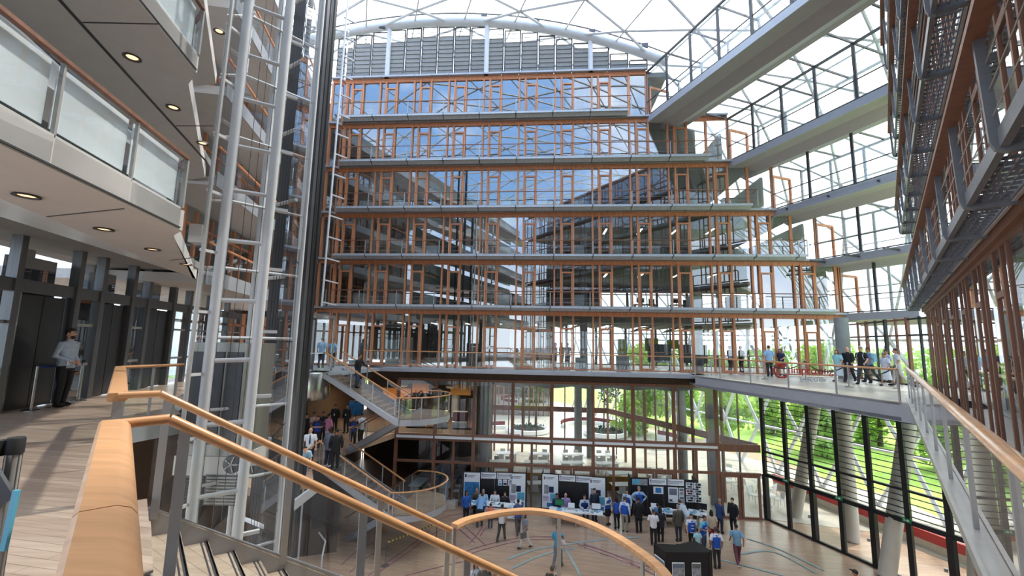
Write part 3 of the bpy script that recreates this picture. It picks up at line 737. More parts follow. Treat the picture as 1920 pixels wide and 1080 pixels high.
# courtyard beyond the hall: planters with trees, round red and white benches
def planter(c,r,label,i):
    c=V(c)
    t=thing('planter',label,'planter',c)
    part(MB().lathe(c,[(r*.9,0),(r,.1),(r,.5),(r*.86,.5),(r*.84,.4),(.02,.4)],28),'rim','white',t,True)
    part(MB().lathe(c+UP*.38,[(r*.84,0),(r*.6,.1),(.05,.14)],20),'bed','soil',t,True)
    pl=MB()
    for j in range(60):
        a=random.random()*6.28; q=c+V((math.cos(a),math.sin(a),0))*r*.78*math.sqrt(random.random())+UP*.45
        for s in range(3):
            b=random.random()*6.28; pl.add([q,q+V((math.cos(b)*.16,math.sin(b)*.16,.3)),q+V((math.cos(b+.4)*.22,math.sin(b+.4)*.22,.22))],[[0,1,2]])
    p=part(pl,'ground_cover','leaf_dark',t); p['kind']='stuff'
def ring_bench(c,r,a0,a1,label):
    c=V(c); pts=[c+V((math.cos(rad(a)),math.sin(rad(a)),0))*r for a in [a0+(a1-a0)*i/20 for i in range(21)]]
    t=thing('curved_bench',label,'bench',c)
    part(MB().rail([p+UP*.22 for p in pts],[(-.3,-.22),(.3,-.22),(.3,.2),(-.3,.2)]),'seat','white',t)
    part(MB().rail([p+UP*.62 for p in pts],[(.15,-.2),(.3,-.2),(.3,.2),(.15,.2)]),'backrest','maroon',t)
planter((2.1,49.5,GZ),2.4,'round white planter with dark ground cover and tree stems beyond the hall',0)
planter((10.6,48.6,GZ),2.4,'round white planter partly hidden by the hall columns',1)
ring_bench((-.2,47.5,GZ),3.4,95,290,'curved white bench with maroon back left of the round planter')
ring_bench((9.5,51.5,GZ),3.2,20,170,'curved white bench with red back beyond the second planter')
ring_bench((14.5,45,GZ),2.6,-120,60,'curved red and white bench by the garden glazing beyond the hall')
def leaves(mb,c,r,n,s,flat=1):
    for i in range(n):
        while True:
            p=V((random.uniform(-1,1),random.uniform(-1,1),random.uniform(-1,1)))
            if .25<p.length<1: break
        p=V((c[0]+p.x*r[0],c[1]+p.y*r[1],c[2]+p.z*r[2]))
        a=V((random.gauss(0,1),random.gauss(0,1),random.gauss(0,1))).normalized(); b=a.cross(V((random.gauss(0,1),random.gauss(0,1),random.gauss(0,1)))).normalized()
        mb.add([p-a*s*.5,p+b*s*.32,p+a*s*.5,p-b*s*.32],[[0,1,2,3]])
for i,(x,y,h,lab) in enumerate(((1.6,49.4,7.6,'slender indoor tree with two stems in the round planter'),(2.9,49.7,7.2,'slim indoor tree beside the two stemmed tree in the round planter'),(10.4,48.6,7,'slim indoor tree in the planter behind the hall columns'))):
    t=thing('indoor_tree',lab,'tree',(x,y,GZ+.5)); b=V((x,y,GZ+.5))
    tr=MB()
    for s in ((0,.5) if i==0 else (0,)): tr.tube([b+V((s*1.1,0,0)),b+V((s*1.2+.1,.1,h*.5)),b+V((s*.9,0,h*.95))],[.09,.07,.03],7)
    for j in range(9):
        z=h*(.45+.055*j); a=j*2.4; tr.tube([b+UP*z,b+V((math.cos(a)*1.0,math.sin(a)*1.0,z+.7))],[.03,.012],5)
    part(tr,'trunk','bark',t,True)
    lf=MB(); 
    for j in range(7): leaves(lf,b+V((random.uniform(-.9,1.2),random.uniform(-1,1),h*random.uniform(.5,1))),(.9,.9,.9),130,.3)
    part(lf,'foliage','leaf_dark',t)
# trees of the park outside
kinds=[]
for kd in range(3):
    t=thing('park_tree','x','tree',(0,0,0)); random.seed(40+kd)
    part(MB().tube([(0,0,0),(.1,.1,3),(0,0,7)],[.28,.2,.08],8),'trunk','bark',t,True,world=False)
    lf=MB()
    for j in range(16):
        a=random.random()*6.28; rr_=random.uniform(.3,2.9); leaves(lf,(math.cos(a)*rr_,math.sin(a)*rr_,random.uniform(1.6,10.5)-rr_*.3),(1.7,1.7,1.5),170,.62)
    part(lf,'foliage','leaf',t,world=False); kinds.append(t)
tl=['behind the slanted columns','in the middle of the park edge','near the lawn','beyond the bridge glazing']
spots=[]
random.seed(11)
for i in range(20):
    a=17+(i%7)*9.2+(4.6 if (i//7)%2 else 0); d=52+9.5*(i//7); spots.append((math.sin(rad(a))*d,math.cos(rad(a))*d))
for i,(x,y) in enumerate(spots):
    r=kinds[i%3] if i<3 else copy_tree(kinds[i%3])
    r.location=(x,y,GZ-.35); r.rotation_euler=(0,0,i*1.3); s=random.uniform(.86,.98); r.scale=(s,s,s)
    r['label']='bushy green park tree outside the glass vault'; r['group']='trees of the park'
# ================================================= left gallery: floor, soffits, parapets, lobby
gal=[V((2.2,-2.5,0)),at(160,985,0)+V((0,0,0))]
rd=(V((-7.45,8.3,0))-V((-1.02,1.16,0))).normalized()               # line of the timber rail
r0_=V((-1.02,1.16,0)); rn=V((rd.y,-rd.x,0)); rn=rn if rn.x<0 else -rn
gal=[r0_-rd*4.5,V((-2.60,3.05,0)),V((-2.52,3.28,0)),V((-3.70,4.62,0)),V((-4.0,4.42,0)),V((-7.45,8.3,0)),V((-7.1,9.5,0)),V((-8.7,11.2,0)),V((-10.7,15,0)),V((-12.6,21.5,0)),V((-14.6,21.2,0)),Lp(-8,8.36,0)]
struct(MB().prism([p-UP*.02 for p in gal],UP*.02),'floor_gallery','parquet_gal')
struct(MB().prism([p-UP*.42 for p in gal],UP*.38),'ceiling_gallery_slab','fascia')
# level soffits and parapets
def poly(*p): return [Lp(t,o,0) for t,o in p]
def soff(z,off,tend,inner0,inner1,name,idx):
    pg=[Lp(-9,off,z),Lp(tend,off,z),Lp(tend+.45,off+.35,z),V((-9.95,13.2,z)),Lp(inner1[0],inner1[1],z),Lp(inner0[0],inner0[1],z),Lp(-9,inner0[1]-.8,z)]
    struct(MB().prism(pg,UP*.34),name,'soffit')
    return pg
soff(3.42,3.9,8.05,(3,4.85),(14.9,6.69),'ceiling_gallery',1)
soff(6.75,4.38,8.9,(3,6.0),(15.5,7.6),'ceiling_gallery_upper',2)
soff(10.0,4.75,9.4,(3,7.2),(15.5,7.8),'ceiling_gallery_top',3)
soff(13.25,5.1,9.8,(3,7.4),(15.5,8),'ceiling_gallery_high',4); soff(16.5,5.5,10.2,(3,7.6),(15.5,8.2),'ceiling_gallery_highest',5)
for z in (3.9,7.2,10.4,13.6,16.9): struct(MB().pbox(Lp(-9,8.5,z),dL*26,nL*.15,UP*2.6),'wall_office','greywall')
for z in (3.76,7.1): struct(MB().prism([Lp(-9,4.6,z),Lp(8,5.2,z),V((-9.9,13.4,z)),V((-15,22,z)),V((-16.5,24,z)),Lp(-9,8.36,z)],UP*.2),'floor_office','carpet')
# smooth bulkhead between the soffit and the lobby wall
struct(MB().add([Lp(3,4.85,3.42),Lp(14.9,6.69,3.42),Lp(17,8.3,3.9),Lp(3,8.3,4.05)],[[0,1,2,3]]).add([Lp(3,4.85,3.46),Lp(14.9,6.69,3.46),Lp(17,8.3,3.94),Lp(3,8.3,4.09)],[[3,2,1,0]]),'ceiling_bulkhead','panel_white')
struct(MB().add([Lp(2,6.0,6.75),Lp(15.5,7.6,6.75),Lp(17,8.6,7.2),Lp(2,8.6,7.3)],[[0,1,2,3]]).add([Lp(2,6.0,6.8),Lp(15.5,7.6,6.8),Lp(17,8.6,7.25),Lp(2,8.6,7.35)],[[3,2,1,0]]),'ceiling_bulkhead_upper','panel_white')
def joint(a,b,z): struct(MB().bar(a,b,.02,.012),'trim_soffit_joint','dark_steel')
for p,q,z in (((88,406),(232,391),3.418),((318,488),(372,482),3.418),((155,42),(300,45),6.748),((330,236),(400,236),6.748)):
    joint(at(*p,z),at(*q,z),z)
struct(MB().bar(at(107,-5,6.742),at(388,304,6.742),.05,.012),'trim_soffit_joint','dark_steel')
for i,(px,py,z) in enumerate(((50,366,3.42),(195,429,3.42),(286,467,3.42),(349,495,3.42),(248,107,6.75),(325,201,6.75),(380,268,6.75),(411,58,10.0))):
    c=at(px,py,z)
    lab=['round recessed downlight nearest the left picture edge, in the lowest gallery soffit','second round downlight in the lowest gallery soffit','third round downlight in the lowest gallery soffit','last round downlight in the lowest gallery soffit, towards the lifts','round downlight nearest the viewer in the middle gallery soffit','second round downlight in the middle gallery soffit','third round downlight in the middle gallery soffit, beside the lifts','round downlight in the top gallery soffit beside the white lift column'][i]
    t=thing('downlight',lab,'ceiling light',c,group='gallery downlights')
    part(MB().lathe(c-UP*.02,[(.12,.03),(.14,.0),(.1,0),(.085,.028)],20),'rim','dark_steel',t,True)
    part(MB().lathe(c-UP*.004,[(.085,0),(.08,.004)],20),'lamp','lamp_warm',t,True)
def parapet(zb,ft,gt,off,t0,te,posts,name,idx):
    # fascia panels
    segs=[(t0,posts[0])]+list(zip(posts[:-1],posts[1:]))+[(posts[-1],te)]
    f=MB()
    for a,b in segs:
        if b-a>.05: f.pbox(Lp(a+.008,off,zb),dL*(b-a-.016),nL*.08,UP*(ft-zb))
    e0=Lp(te,off,0); e1=Lp(te+.45,off+.35,0); e2=Lp(te+.75,off+1.1,0)
    f.pbox(e0+UP*zb,(e1-e0),nL*.08,UP*(ft-zb)); f.pbox(e1+UP*zb,(e2-e1),nL*.08,UP*(ft-zb))
    struct(f,'trim_parapet_'+idx,'panel_white')
    struct(MB().pbox(Lp(t0,off-.02,zb-.02),dL*(te-t0),nL*.1,UP*.02),'trim_parapet_edge','dark_steel')
    for i,(a,b) in enumerate(segs):
        if b-a<.3: continue
        w_=MB().bar(Lp(a,off+.02,ft),Lp(a,off+.02,gt),.04,.035,dL); s=struct(w_,wname(),'steel')
        part(MB().quad(Lp(a+.03,off,ft+.02),Lp(b-.02,off,ft+.02),Lp(b-.02,off,gt),Lp(a+.03,off,gt)),'pane','glass',s)
        part(MB().pbox(Lp(a+.05,off+.1,ft+.09),dL*(b-a-.1),nL*.01,UP*(gt-ft-.09)),'blind','frosted',s)
    s=struct(MB().bar(e0+UP*ft,e0+UP*gt,.05,.05,dL).bar(e1+UP*ft,e1+UP*gt,.05,.05,dL),wname(),'steel')
    part(MB().quad(e0+UP*ft,e1+UP*ft,e1+UP*gt,e0+UP*gt).quad(e1+UP*ft,e2+UP*ft,e2+UP*gt,e1+UP*gt),'pane','glass',s)
    part(MB().quad(e1+(e2-e1)*.1+UP*(ft+.05)+nL*.06,e2+UP*(ft+.05)+nL*.06,e2+UP*gt+nL*.06,e1+(e2-e1)*.1+UP*gt+nL*.06),'blind','frosted',s)
    t=thing('handrail','timber handrail on the white parapet of the '+name,'handrail',Lp(te-2,off,gt))
    part(MB().rail([Lp(t0,off+.03,gt+.03),e0+UP*(gt+.03),e1+UP*(gt+.03),e2+UP*(gt+.03)],[(-.035,-.025),(.035,-.025),(.035,.02),(-.035,.02)]),'rail','timber_dark',t)
parapet(3.46,3.79,4.62,3.9,-5,7.95,[2.2,5.36,6.66],'lowest gallery overhead','lower')
parapet(6.8,7.12,8.05,4.38,-5,8.85,[3.6,6.9],'second gallery overhead','upper')
parapet(10.05,10.35,11.2,4.75,-5,9.3,[5],'third gallery overhead','top')
parapet(13.3,13.6,14.4,5.1,-5,9.7,[3,6.5],'fourth gallery overhead','high'); parapet(16.55,16.85,17.7,5.5,-5,10.1,[3,6.5],'fifth gallery overhead','highest')
# lobby wall: steel lift fronts and glass with daylight behind
lob=8.36
def lobbay(a,b,kind):
    f=MB(); h=4.0
    f.pbox(Lp(a,lob-.06,0),dL*.16,nL*.2,UP*h).pbox(Lp(a,lob-.02,2.55),dL*(b-a),nL*.14,UP*.28).pbox(Lp(a,lob,h-.2),dL*(b-a),nL*.2,UP*.25)
    s=struct(f,wname(),'lobby_steel')
    if kind=='lift':
        m=(a+.16+b)/2
        for q0,q1 in ((a+.3,m-.01),(m+.01,b-.14)): part(MB().pbox(Lp(q0,lob+.06,.02),dL*(q1-q0),nL*.05,UP*2.5),'lift_door','lobby_door',s)
        part(MB().pbox(Lp(a+.16,lob+.02,0),dL*.14,nL*.1,UP*2.55),'jamb','brushed',s)
        part(MB().quad(Lp(a+.16,lob+.05,2.83),Lp(b,lob+.05,2.83),Lp(b,lob+.05,h-.2),Lp(a+.16,lob+.05,h-.2)),'pane','glass_f',s)
        part(MB().pbox(Lp(a+.5,lob+.3,2.6),dL*(b-a-.7),nL*.3,UP*.8),'shaft_beam','black',s)
    else:
        part(MB().quad(Lp(a+.16,lob+.05,.05),Lp(b,lob+.05,.05),Lp(b,lob+.05,h-.2),Lp(a+.16,lob+.05,h-.2)),'pane','glass_f',s)
        bb=MB(); 
        for z in (.9,1.9): bb.bar(Lp(a+.16,lob+.05,z),Lp(b,lob+.05,z),.05,.07)
        part(bb,'transom','steel',s)
for a,b,k in ((5.6,7.9,'glass'),(7.9,10.2,'glass'),(10.2,11.05,'glass'),(11.05,12.75,'lift'),(12.75,13.6,'glass'),(13.6,14.9,'lift'),(14.9,15.7,'glass'),(15.7,17.2,'lift'),(17.2,18.3,'glass'),(18.3,20,'glass'),(20,21.7,'glass'),(21.7,23.4,'glass')): lobbay(a,b,k)
# dark structure of the lift core behind the lobby fronts
for a,b in ((11.0,12.9),(13.5,15.1),(15.8,17.3)):
    struct(MB().pbox(Lp(a,lob+.5,0),dL*(b-a),nL*.25,UP*2.9),'wall_core','black')
for a in (10.9,12.9,15.2,17.5): struct(MB().pbox(Lp(a,lob+1.2,0),dL*.25,nL*.25,UP*4),'column_core','dark_steel')
# left wing beyond the lifts: stacked gallery slabs towards the rear facade
for k in range(1,6):
    z=FL[k]; a=V((-9.9,13.6,0)); b=V((-12.95,27.9,0)); o=V((-6,-1,0))
    struct(MB().prism([a+UP*(z-.3),b+UP*(z-.3),b+o+UP*(z-.3),a+o+UP*(z-.3)],UP*.3),'ceiling_gallery_far','soffit')
    d=(b-a).normalized()
    struct(MB().pbox(a+UP*(z-.32),b-a,V((.05,0,0)),UP*.5),'trim_gallery_far','fascia')
    s=struct(MB().bar(a+UP*(z+1.05),b+UP*(z+1.05),.08,.06),wname(),'timber')
    part(MB().quad(a+UP*(z+.2),b+UP*(z+.2),b+UP*(z+1.02),a+UP*(z+1.02)),'pane','glass',s)
    struct(MB().pbox(a+o*.55+UP*z,b-a,V((-.15,0,0)),UP*(FL[k+1]-z-.3)),'wall_gallery_far','greywall')
for k in range(5):
    z=FL[k]+.15
    for i in range(6):
        p=lerp(V((-12.3,15.5,0)),V((-14.5,27.4,0)),i/6); q=lerp(V((-12.3,15.5,0)),V((-14.5,27.4,0)),(i+1)/6)
        f=MB().bar(p+UP*z,p+UP*(z+2.7),.12,.14,UP.cross(q-p)).bar(p+UP*(z+2.1),q+UP*(z+2.1),.1,.1).bar(lerp(p,q,.4)+UP*z,lerp(p,q,.4)+UP*(z+2.7),.1,.12,UP.cross(q-p))
        s=struct(f,wname(),'timber'); part(MB().quad(p+UP*z,q+UP*z,q+UP*(z+2.7),p+UP*(z+2.7)),'pane','glass_f',s)
struct(MB().pbox(V((-13.8,15.5,GZ)),V((-2.2,11.9,0)),V((-.3,0,0)),UP*8),'wall_left_lower','darkwall')
# ================================================= lift shafts
c1=V((-5.46,7.8,0)); c2=V((-4.87,8.2,0)); zb,ztp=GZ,15
t=thing('lift_shaft','open white tubular steel frame of the nearest glass lift shaft','lift frame',V((-5.2,8,GZ)))
for p,l in ((c1,.05),(c2,-.03)): part(MB().tube([p+V((-.02,0,0))+UP*zb,p+V((.1,0,0))+UP*ztp],.088,14),'column','white_steel',t,True)
for z in (-5.4,-4.4,-3.4,-2.3,-1.12,.1,1.23,2.33,3.46,4.44,5.33,6.31,7.24,8.3,9.4): part(MB().tube([c1+UP*z+V((.02,0,0)),c2+UP*(z+.02)+V((.02,0,0))],.042,8),'rung','white_steel',t,True)
cd=V((c2-c1)).normalized()
for z in [-3.1+1.22*i for i in range(11)]: part(MB().bar(c2+UP*z+cd*.06,c2+UP*z+cd*.34-V((0,-.02,0)),.07,.06),'stub','white_steel',t)
for p in (V((-5.55,7.45,0)),): part(MB().tube([p+UP*zb,p+V((.1,0,0))+UP*ztp],.035,8),'edge_post','steel',t,True)
for z in [-3.4+1.1*i for i in range(12)]: part(MB().bar(V((-5.55,7.45,z)),c1+UP*z,.05,.05),'arm','white_steel',t)
for i,(p,r) in enumerate(((V((-6.12,10,0)),.07),(V((-6.5,9.4,0)),.05),(V((-5.35,10.6,0)),.05))): part(MB().tube([p+UP*zb,p+V((.06,0,0))+UP*ztp],r,10),'rear_column','white_steel',t,True)
gp=[V((-5.55,7.45,0)),V((-6.5,9.6,0)),V((-5.35,10.6,0)),c2+cd*.34]
gl=MB()
for z in [-4.1+1.9*i for i in range(10)]:
    gl.quad(gp[0]+UP*z,gp[1]+UP*z,gp[1]+UP*(z+1.87),gp[0]+UP*(z+1.87)).quad(gp[2]+UP*z,gp[3]+UP*z,gp[3]+UP*(z+1.87),gp[2]+UP*(z+1.87))
part(gl,'glass_panel','glass_b',t)
# bracket to the gallery edge
for z in [-3+1.55*i for i in range(9)]: part(MB().tube([V((-6.5,9.4,z)),V((-5.35,10.6,z))],.035,8),'rear_rung','white_steel',t,True)
cb=MB()
for x,y in ((-5.95,8.7),(-5.8,8.9),(-5.6,9.2),(-5.72,9.05)): cb.tube([V((x,y,-5)),V((x+.05,y,16))],.007,4)
part(cb,'cable','dark_steel',t)
b0=at(372,440,3.5); part(MB().box(b0,(.25,.2,.34),dL),'bracket','steel',t)
t=thing('lift_guide','dark steel guide rails and cables of the nearest lift shaft','lift guide rails',V((-6.6,12,GZ)))
part(MB().pbox(V((-6.82,11.9,zb)),V((.3,.1,0)),V((-.03,.1,0)),UP*24),'guide_plate','dark_steel',t)
part(MB().pbox(V((-6.42,11.9,zb)),V((.08,.02,0)),V((0,.1,0)),UP*24),'guide_rail','dark_steel',t)
cb=MB()
for x in (-6.1,-6.03,-5.96): cb.tube([V((x,10.8,zb+3)),V((x+.02,10.8,18))],.008,4)
part(cb,'cable','black',t)
for i in range(9): 
    z=-3+2.1*i; part(MB().tube([V((-6.9,11.8,z)),V((-5.9,11.2,z))],.05,8),'tie','white_steel',t,True)
part(MB().pbox(V((-5.9,11.0,zb)),V((.34,.1,0)),V((0,.1,0)),UP*12.2),'cover_panel','dark_steel',t)
t=thing('lift_ladder','slim white twin column ladder between the lift shafts','lift frame',V((-6.3,12,GZ)))
part(MB().tube([V((-6.35,12.3,zb)),V((-6.2,12.3,18))],.06,10),'column','white_steel',t,True)
part(MB().tube([V((-6.62,12.3,zb)),V((-6.47,12.3,18))],.028,8),'column','white_steel',t,True)
for i in range(16): z=-6+1.25*i; part(MB().tube([V((-6.6,12.3,z)),V((-6.32,12.3,z-.35 if i%2 else z+.35))],.022,6),'lattice','white_steel',t,True)
t=thing('lift_guide','tall dark guide frame of the far lift with black rails','lift guide rails',V((-7,14.5,GZ)))
for x,y,w_ in ((-6.95,14,.2),(-7.35,15.2,.12),(-7.75,16.4,.12)): part(MB().pbox(V((x-w_/2,y,zb)),V((w_,0,0)),V((0,.2,0)),UP*27),'guide_rail','dark_steel' if w_>.15 else 'black',t)
cb=MB()
for i in range(4): cb.tube([V((-7.1-.12*i,14.9,zb+2)),V((-7.1-.12*i,14.9,19))],.012,4)
part(cb,'cable','black',t)
t=thing('lift_shaft','far glass lift shaft edge with short white arms beside the rear facade','lift frame',V((-8.9,20,GZ)))
part(MB().tube([V((-8.92,20,3.2)),V((-8.75,20,19.5))],.05,8),'column','white_steel',t,True)
for i in range(15): z=3.4+1.05*i; part(MB().bar(V((-8.9,20,z)),V((-8.35,20.3,z-.12)),.08,.06),'arm','white_steel',t)
gl=MB()
for i in range(12): z=-4+1.9*i; gl.quad(V((-8.85,20.1,z)),V((-8.4,20.5,z)),V((-8.75,24.5,z)),V((-9.2,24.1,z)))
gl=MB()
for i in range(8): z=3.4+1.9*i; gl.quad(V((-8.75,20.4,z)),V((-11.2,25.5,z)),V((-11.2,25.5,z+1.87)),V((-8.75,20.4,z+1.87)))
part(gl,'glass_panel','glass_b',t)
# lift car
cc=V((-10.15,22.3,0))
t=thing('lift_car','glass lift car with brushed steel drum below, beside the top of the far staircase','lift car',cc+UP*-1.4)
arc=[cc+V((math.cos(rad(a))*.88,math.sin(rad(a))*.88,0)) for a in range(-170,21,10)]
def shell(mb,arc,z0,z1,sag=0):
    for p,q in zip(arc[:-1],arc[1:]): mb.quad(p+UP*z0,q+UP*z0,q+UP*z1,p+UP*z1)
    return mb
dr=MB().lathe(cc,[(.5,-1.42),(.8,-1.36),(.88,-1.2),(.88,-.06),(.84,0)],32); part(dr,'drum','brushed',t,True)
part(shell(MB(),arc,.05,2.75),'glass_wall','glass_b',t,True)
part(MB().lathe(cc,[(.92,2.72),(.92,2.84),(.6,2.95),(.02,2.95)],28),'roof','lift_steel',t,True)
part(MB().pbox(cc+V((-.95,.1,-.1)),V((.5,.9,0)),V((-.05,.03,0)),UP*2.9),'door_frame','dark_steel',t)
part(MB().tube([cc+V((math.cos(rad(a))*.8,math.sin(rad(a))*.8,.95)) for a in range(-160,11,10)],.025,6),'handrail','brushed',t,True)
part(MB().tube([cc+V((.86,.15,.05)),cc+V((.86,.15,2.75))],.05,8),'corner_post','brushed',t,True)
t=thing('lift_pulley','black pulley wheel with cables above the lift car','pulley',V((-8.9,19.2,2.7)))
pc=aty(575,548,19.2); part(MB().lathe(pc,[(.05,-.05),(.28,-.05),(.28,.05),(.05,.05)],20,V((1,0,0)),UP,V((0,1,0))),'wheel','dark_steel',t,True)
part(MB().lathe(pc-V((0,.07,0)),[(.05,0),(.08,0),(.08,.03),(.02,.03)],12,V((1,0,0)),UP,V((0,1,0))),'hub','steel',t,True)
for i in range(3): part(MB().bar(pc+V((0,-.06,0))-V((math.cos(i*1.05)*.26,0,math.sin(i*1.05)*.26)),pc+V((0,-.06,0))+V((math.cos(i*1.05)*.26,0,math.sin(i*1.05)*.26)),.03,.05,V((0,1,0))),'spoke','steel',t)
# lift machinery in the near shaft: second car roof, wheels, brick like counterweight
for i,(px,py) in enumerate(((436,870),(474,870))):
    c=aty(px,py,9.4); t=thing('lift_pulley',['left','right'][i]+' grey pulley wheel low in the nearest lift shaft, seen below the handrails','pulley',c)
    part(MB().lathe(c,[(.03,-.04),(.17,-.04),(.19,-.03),(.19,.03),(.17,.04),(.03,.04)],22,V((1,0,0)),UP,V((0,1,0))),'wheel','dark_steel',t,True)
    for j in range(5): part(MB().bar(c+V((0,-.05,0)),c+V((math.cos(j*1.257)*.16,-.05,math.sin(j*1.257)*.16)),.02,.03,V((0,1,0))),'spoke','steel',t)
c=aty(424,915,9.8); t=thing('counterweight','dark grey slatted counterweight block in the nearest lift shaft','counterweight',c)
part(MB().box(c,(.75,.3,.62)),'block','dark_steel',t)
cw=MB()
for i in range(9): cw.box(c+V((0,-.16,-.26+.065*i)),(.66,.02,.04))
part(cw,'weights','lift_steel',t)
c=aty(428,780,10.3); t=thing('lift_car','dark lift car with white lower rim inside the nearest shaft','lift car',c)
part(MB().box(c+UP*.4,(1.3,1.2,2.6)),'cabin','lift_steel',t); part(MB().box(c-UP*.95,(1.36,1.26,.4)),'rim','panel_white',t)
for i in range(3): part(MB().box(c+V((-.42+.42*i,-.61,.5)),(.36,.02,2.0)),'front_panel','dark_steel',t)
# grey lobby platform with curved edge at half level
pf=[at(478,885,-4.1),at(478,937,-4.1),at(505,933,-4.1),at(540,920,-4.1),at(563,905,-4.1),at(572,882,-4.1),V((-9.4,20.6,-4.1)),V((-11.4,20.4,-4.1))]
struct(MB().prism([p-UP*.32 for p in pf],UP*.32),'floor_lift_lobby','fascia')
dr=[pf[i] for i in (1,2,3,4,5)]
t=thing('revolving_drum','dark curved glass drum under the grey lift lobby platform','glass drum',dr[2]+UP*-4)
part(shell(MB(),[p+V((-.1,.2,0)) for p in dr],-4.1,-.35),'glass_wall','glass_f',t,True)
for p in dr[::2]: part(MB().bar(p+V((-.1,.2,-4.1)),p+V((-.1,.2,-.35)),.06,.06,V((1,0,0))),'post','white_steel',t)
struct(MB().pbox(V((-11.4,20.2,GZ)),V((3.4,1.2,0)),V((-.1,.3,0)),UP*3.8),'wall_drum_core','black')
t=thing('floor_rail','low curved steel tube rail on the hall floor below the drum','railing',at(560,1020,GZ))
for z in (.95,.8): part(MB().tube([at(536,992,GZ+z),at(570,990,GZ+z),at(598,998,GZ+z),at(610,1015,GZ+z),at(604,1045,GZ+z)],.035,8),'tube','white_steel',t,True)
for q in ((540,992),(598,998),(604,1045)): p=at(*q,GZ+.95); part(MB().tube([V((p.x,p.y,GZ)),p],.03,8),'post','white_steel',t,True)
# ================================================= staircases
def flight(name,a,b,wv,n,mt,ms,label_rail,rails=(True,True),posts=5,rm='beech',rr=(.06,.06),string=.3):
    """a: top near corner, b: bottom near corner, wv: vector across; builds treads, strings, balustrades"""
    a,b,wv=V(a),V(b),V(wv); run=V((b.x-a.x,b.y-a.y,0)); dz=(b.z-a.z)
    st=MB()
    for i in range(n):
        p=a+run*(i/n)+UP*(dz*(i+1)/n); st.pbox(p-UP*.06,run/n*1.08,wv,UP*.06)
        st.pbox(p+UP*0-run.normalized()*.0,run.normalized()*.025,wv,UP*(-dz/n))
    f=struct(st,'stair_flight',mt)
    nz=MB()
    for i in range(n):
        p=a+run*((i+.93)/n)+UP*(dz*(i+1)/n)
        for q in (0,.035): nz.pbox(p+run.normalized()*(q-.03),run.normalized()*.014,wv,UP*.004)
    part(nz,'nosing','dark_steel',f)
    for q in (V((0,0,0)),wv):
        s=q+wv.normalized()*(-.05 if q.length<.1 else .0); up=.02 if q.length<.1 else .12
        part(MB().prism([a+s+UP*up,b+s+UP*up+run/n*.5,b+s-UP*string+run/n*.4,a+s-UP*string],wv.normalized()*.05),'string',ms,f)
        part(MB().bar(a+s+wv.normalized()*.025+UP*up,b+s+wv.normalized()*.025+UP*up,.06,.015),'string_cap','brushed',f)
    part(MB().prism([a-UP*(string-.04),b-UP*(string-.04),b-UP*(string+.02),a-UP*(string+.02)],wv),'underside',ms,f)
    return f
def rail_run(label,pts,posts,h,prof,m='beech',pm='steel',gl=True,pw=.05,name='balustrade'):
    pts=[V(p) for p in pts]
    t=thing(name,label,'railing',pts[0]-UP*h)
    part(MB().rail(pts,prof),'handrail',m,t,True)
    L=path_len(pts)
    for s in posts:
        d=s*L
        for i in range(len(pts)-1):
            l=(pts[i+1]-pts[i]).length
            if d<=l+1e-6 or i==len(pts)-2:
                q=lerp(pts[i],pts[i+1],min(1,d/l)); dd=(pts[i+1]-pts[i]); dd.z=0
                part(MB().bar(q-UP*(h+.02),q-UP*.03,pw,pw*.35,V((dd.y,-dd.x,0))),'post',pm,t); break
            d-=l
    if gl:
        g=MB()
        for p,q in zip(pts[:-1],pts[1:]): g.quad(p-UP*(h-.06),q-UP*(h-.06),q-UP*.05,p-UP*.05)
        part(g,'glass_panel','glass_b',t,True)
    return t
# foreground stair
ra,rb=V((-2.50,3.24,1.05)),V((.34,5.02,-1.0))      # near handrail
sa,sb=V((-3.70,4.63,1.05)),V((-.80,6.45,-1.0))     # far handrail
wv=V(((sa-ra).x,(sa-ra).y,0)); rv=V((rb.x-ra.x,rb.y-ra.y,0))
fa=V((ra.x,ra.y,-.22))+rv.normalized()*.02; fb=V((rb.x,rb.y,-2.25))
flight('f',fa,fb,wv,13,'tread','fascia','')
rp=rnd(.075,.075,12)
rail_run('near timber handrail of the foreground stair, crossing the whole picture foot',[ra,rb],(.03,.43,.74,.985),1.2,rp,pw=.07)
rail_run('second timber handrail of the foreground stair, on its far side',[sa,sb],(.02,.38,.7,.985),1.2,rp,pw=.07)
# gallery rail: wide timber top with flat upper face
GP=[(-.085,-.035),(-.06,-.06),(.07,-.06),(.085,-.04),(.085,.01),(.07,.025),(-.02,.025),(-.06,.01),(-.08,-.015)]
k0=V((-2.72,3.06,1.05)); kA=r0_-rd*3.0+UP*1.05; km=at(205,964,1.05); km=r0_+rd*((V((km.x,km.y,0))-r0_).dot(rd))+UP*1.05; k0=r0_+rd*((V((k0.x,k0.y,0))-r0_).dot(rd))+UP*1.05
t=thing('balustrade','broad flat timber gallery rail in the left foreground','railing',V((-2.7,3.06,0)))
part(MB().rail([km-rd*.004,kA],GP),'handrail','beech_pale',t,True); part(MB().rail([k0,km+rd*.004],GP),'handrail','beech_pale',t,True)
part(MB().tube([k0+UP*-.01,ra],.036,10),'return_rail','beech',t,True)
for s in (.06,.5,1.0,1.9,2.6): p=k0-rd*s; part(MB().bar(p-UP*1.1,p-UP*.05,.07,.02,rd),'post','steel',t)
part(MB().quad(k0-UP*1.0,kA-UP*1.0,kA-UP*.07,k0-UP*.07),'glass_panel','glass_b',t)
j0=r0_+rd*((V((-3.98,4.42,0))-r0_).dot(rd))+UP*1.05; j1=r0_+rd*((V((-7.45,8.3,0))-r0_).dot(rd))+UP*1.05; j2=V((-7.12,9.45,1.05))
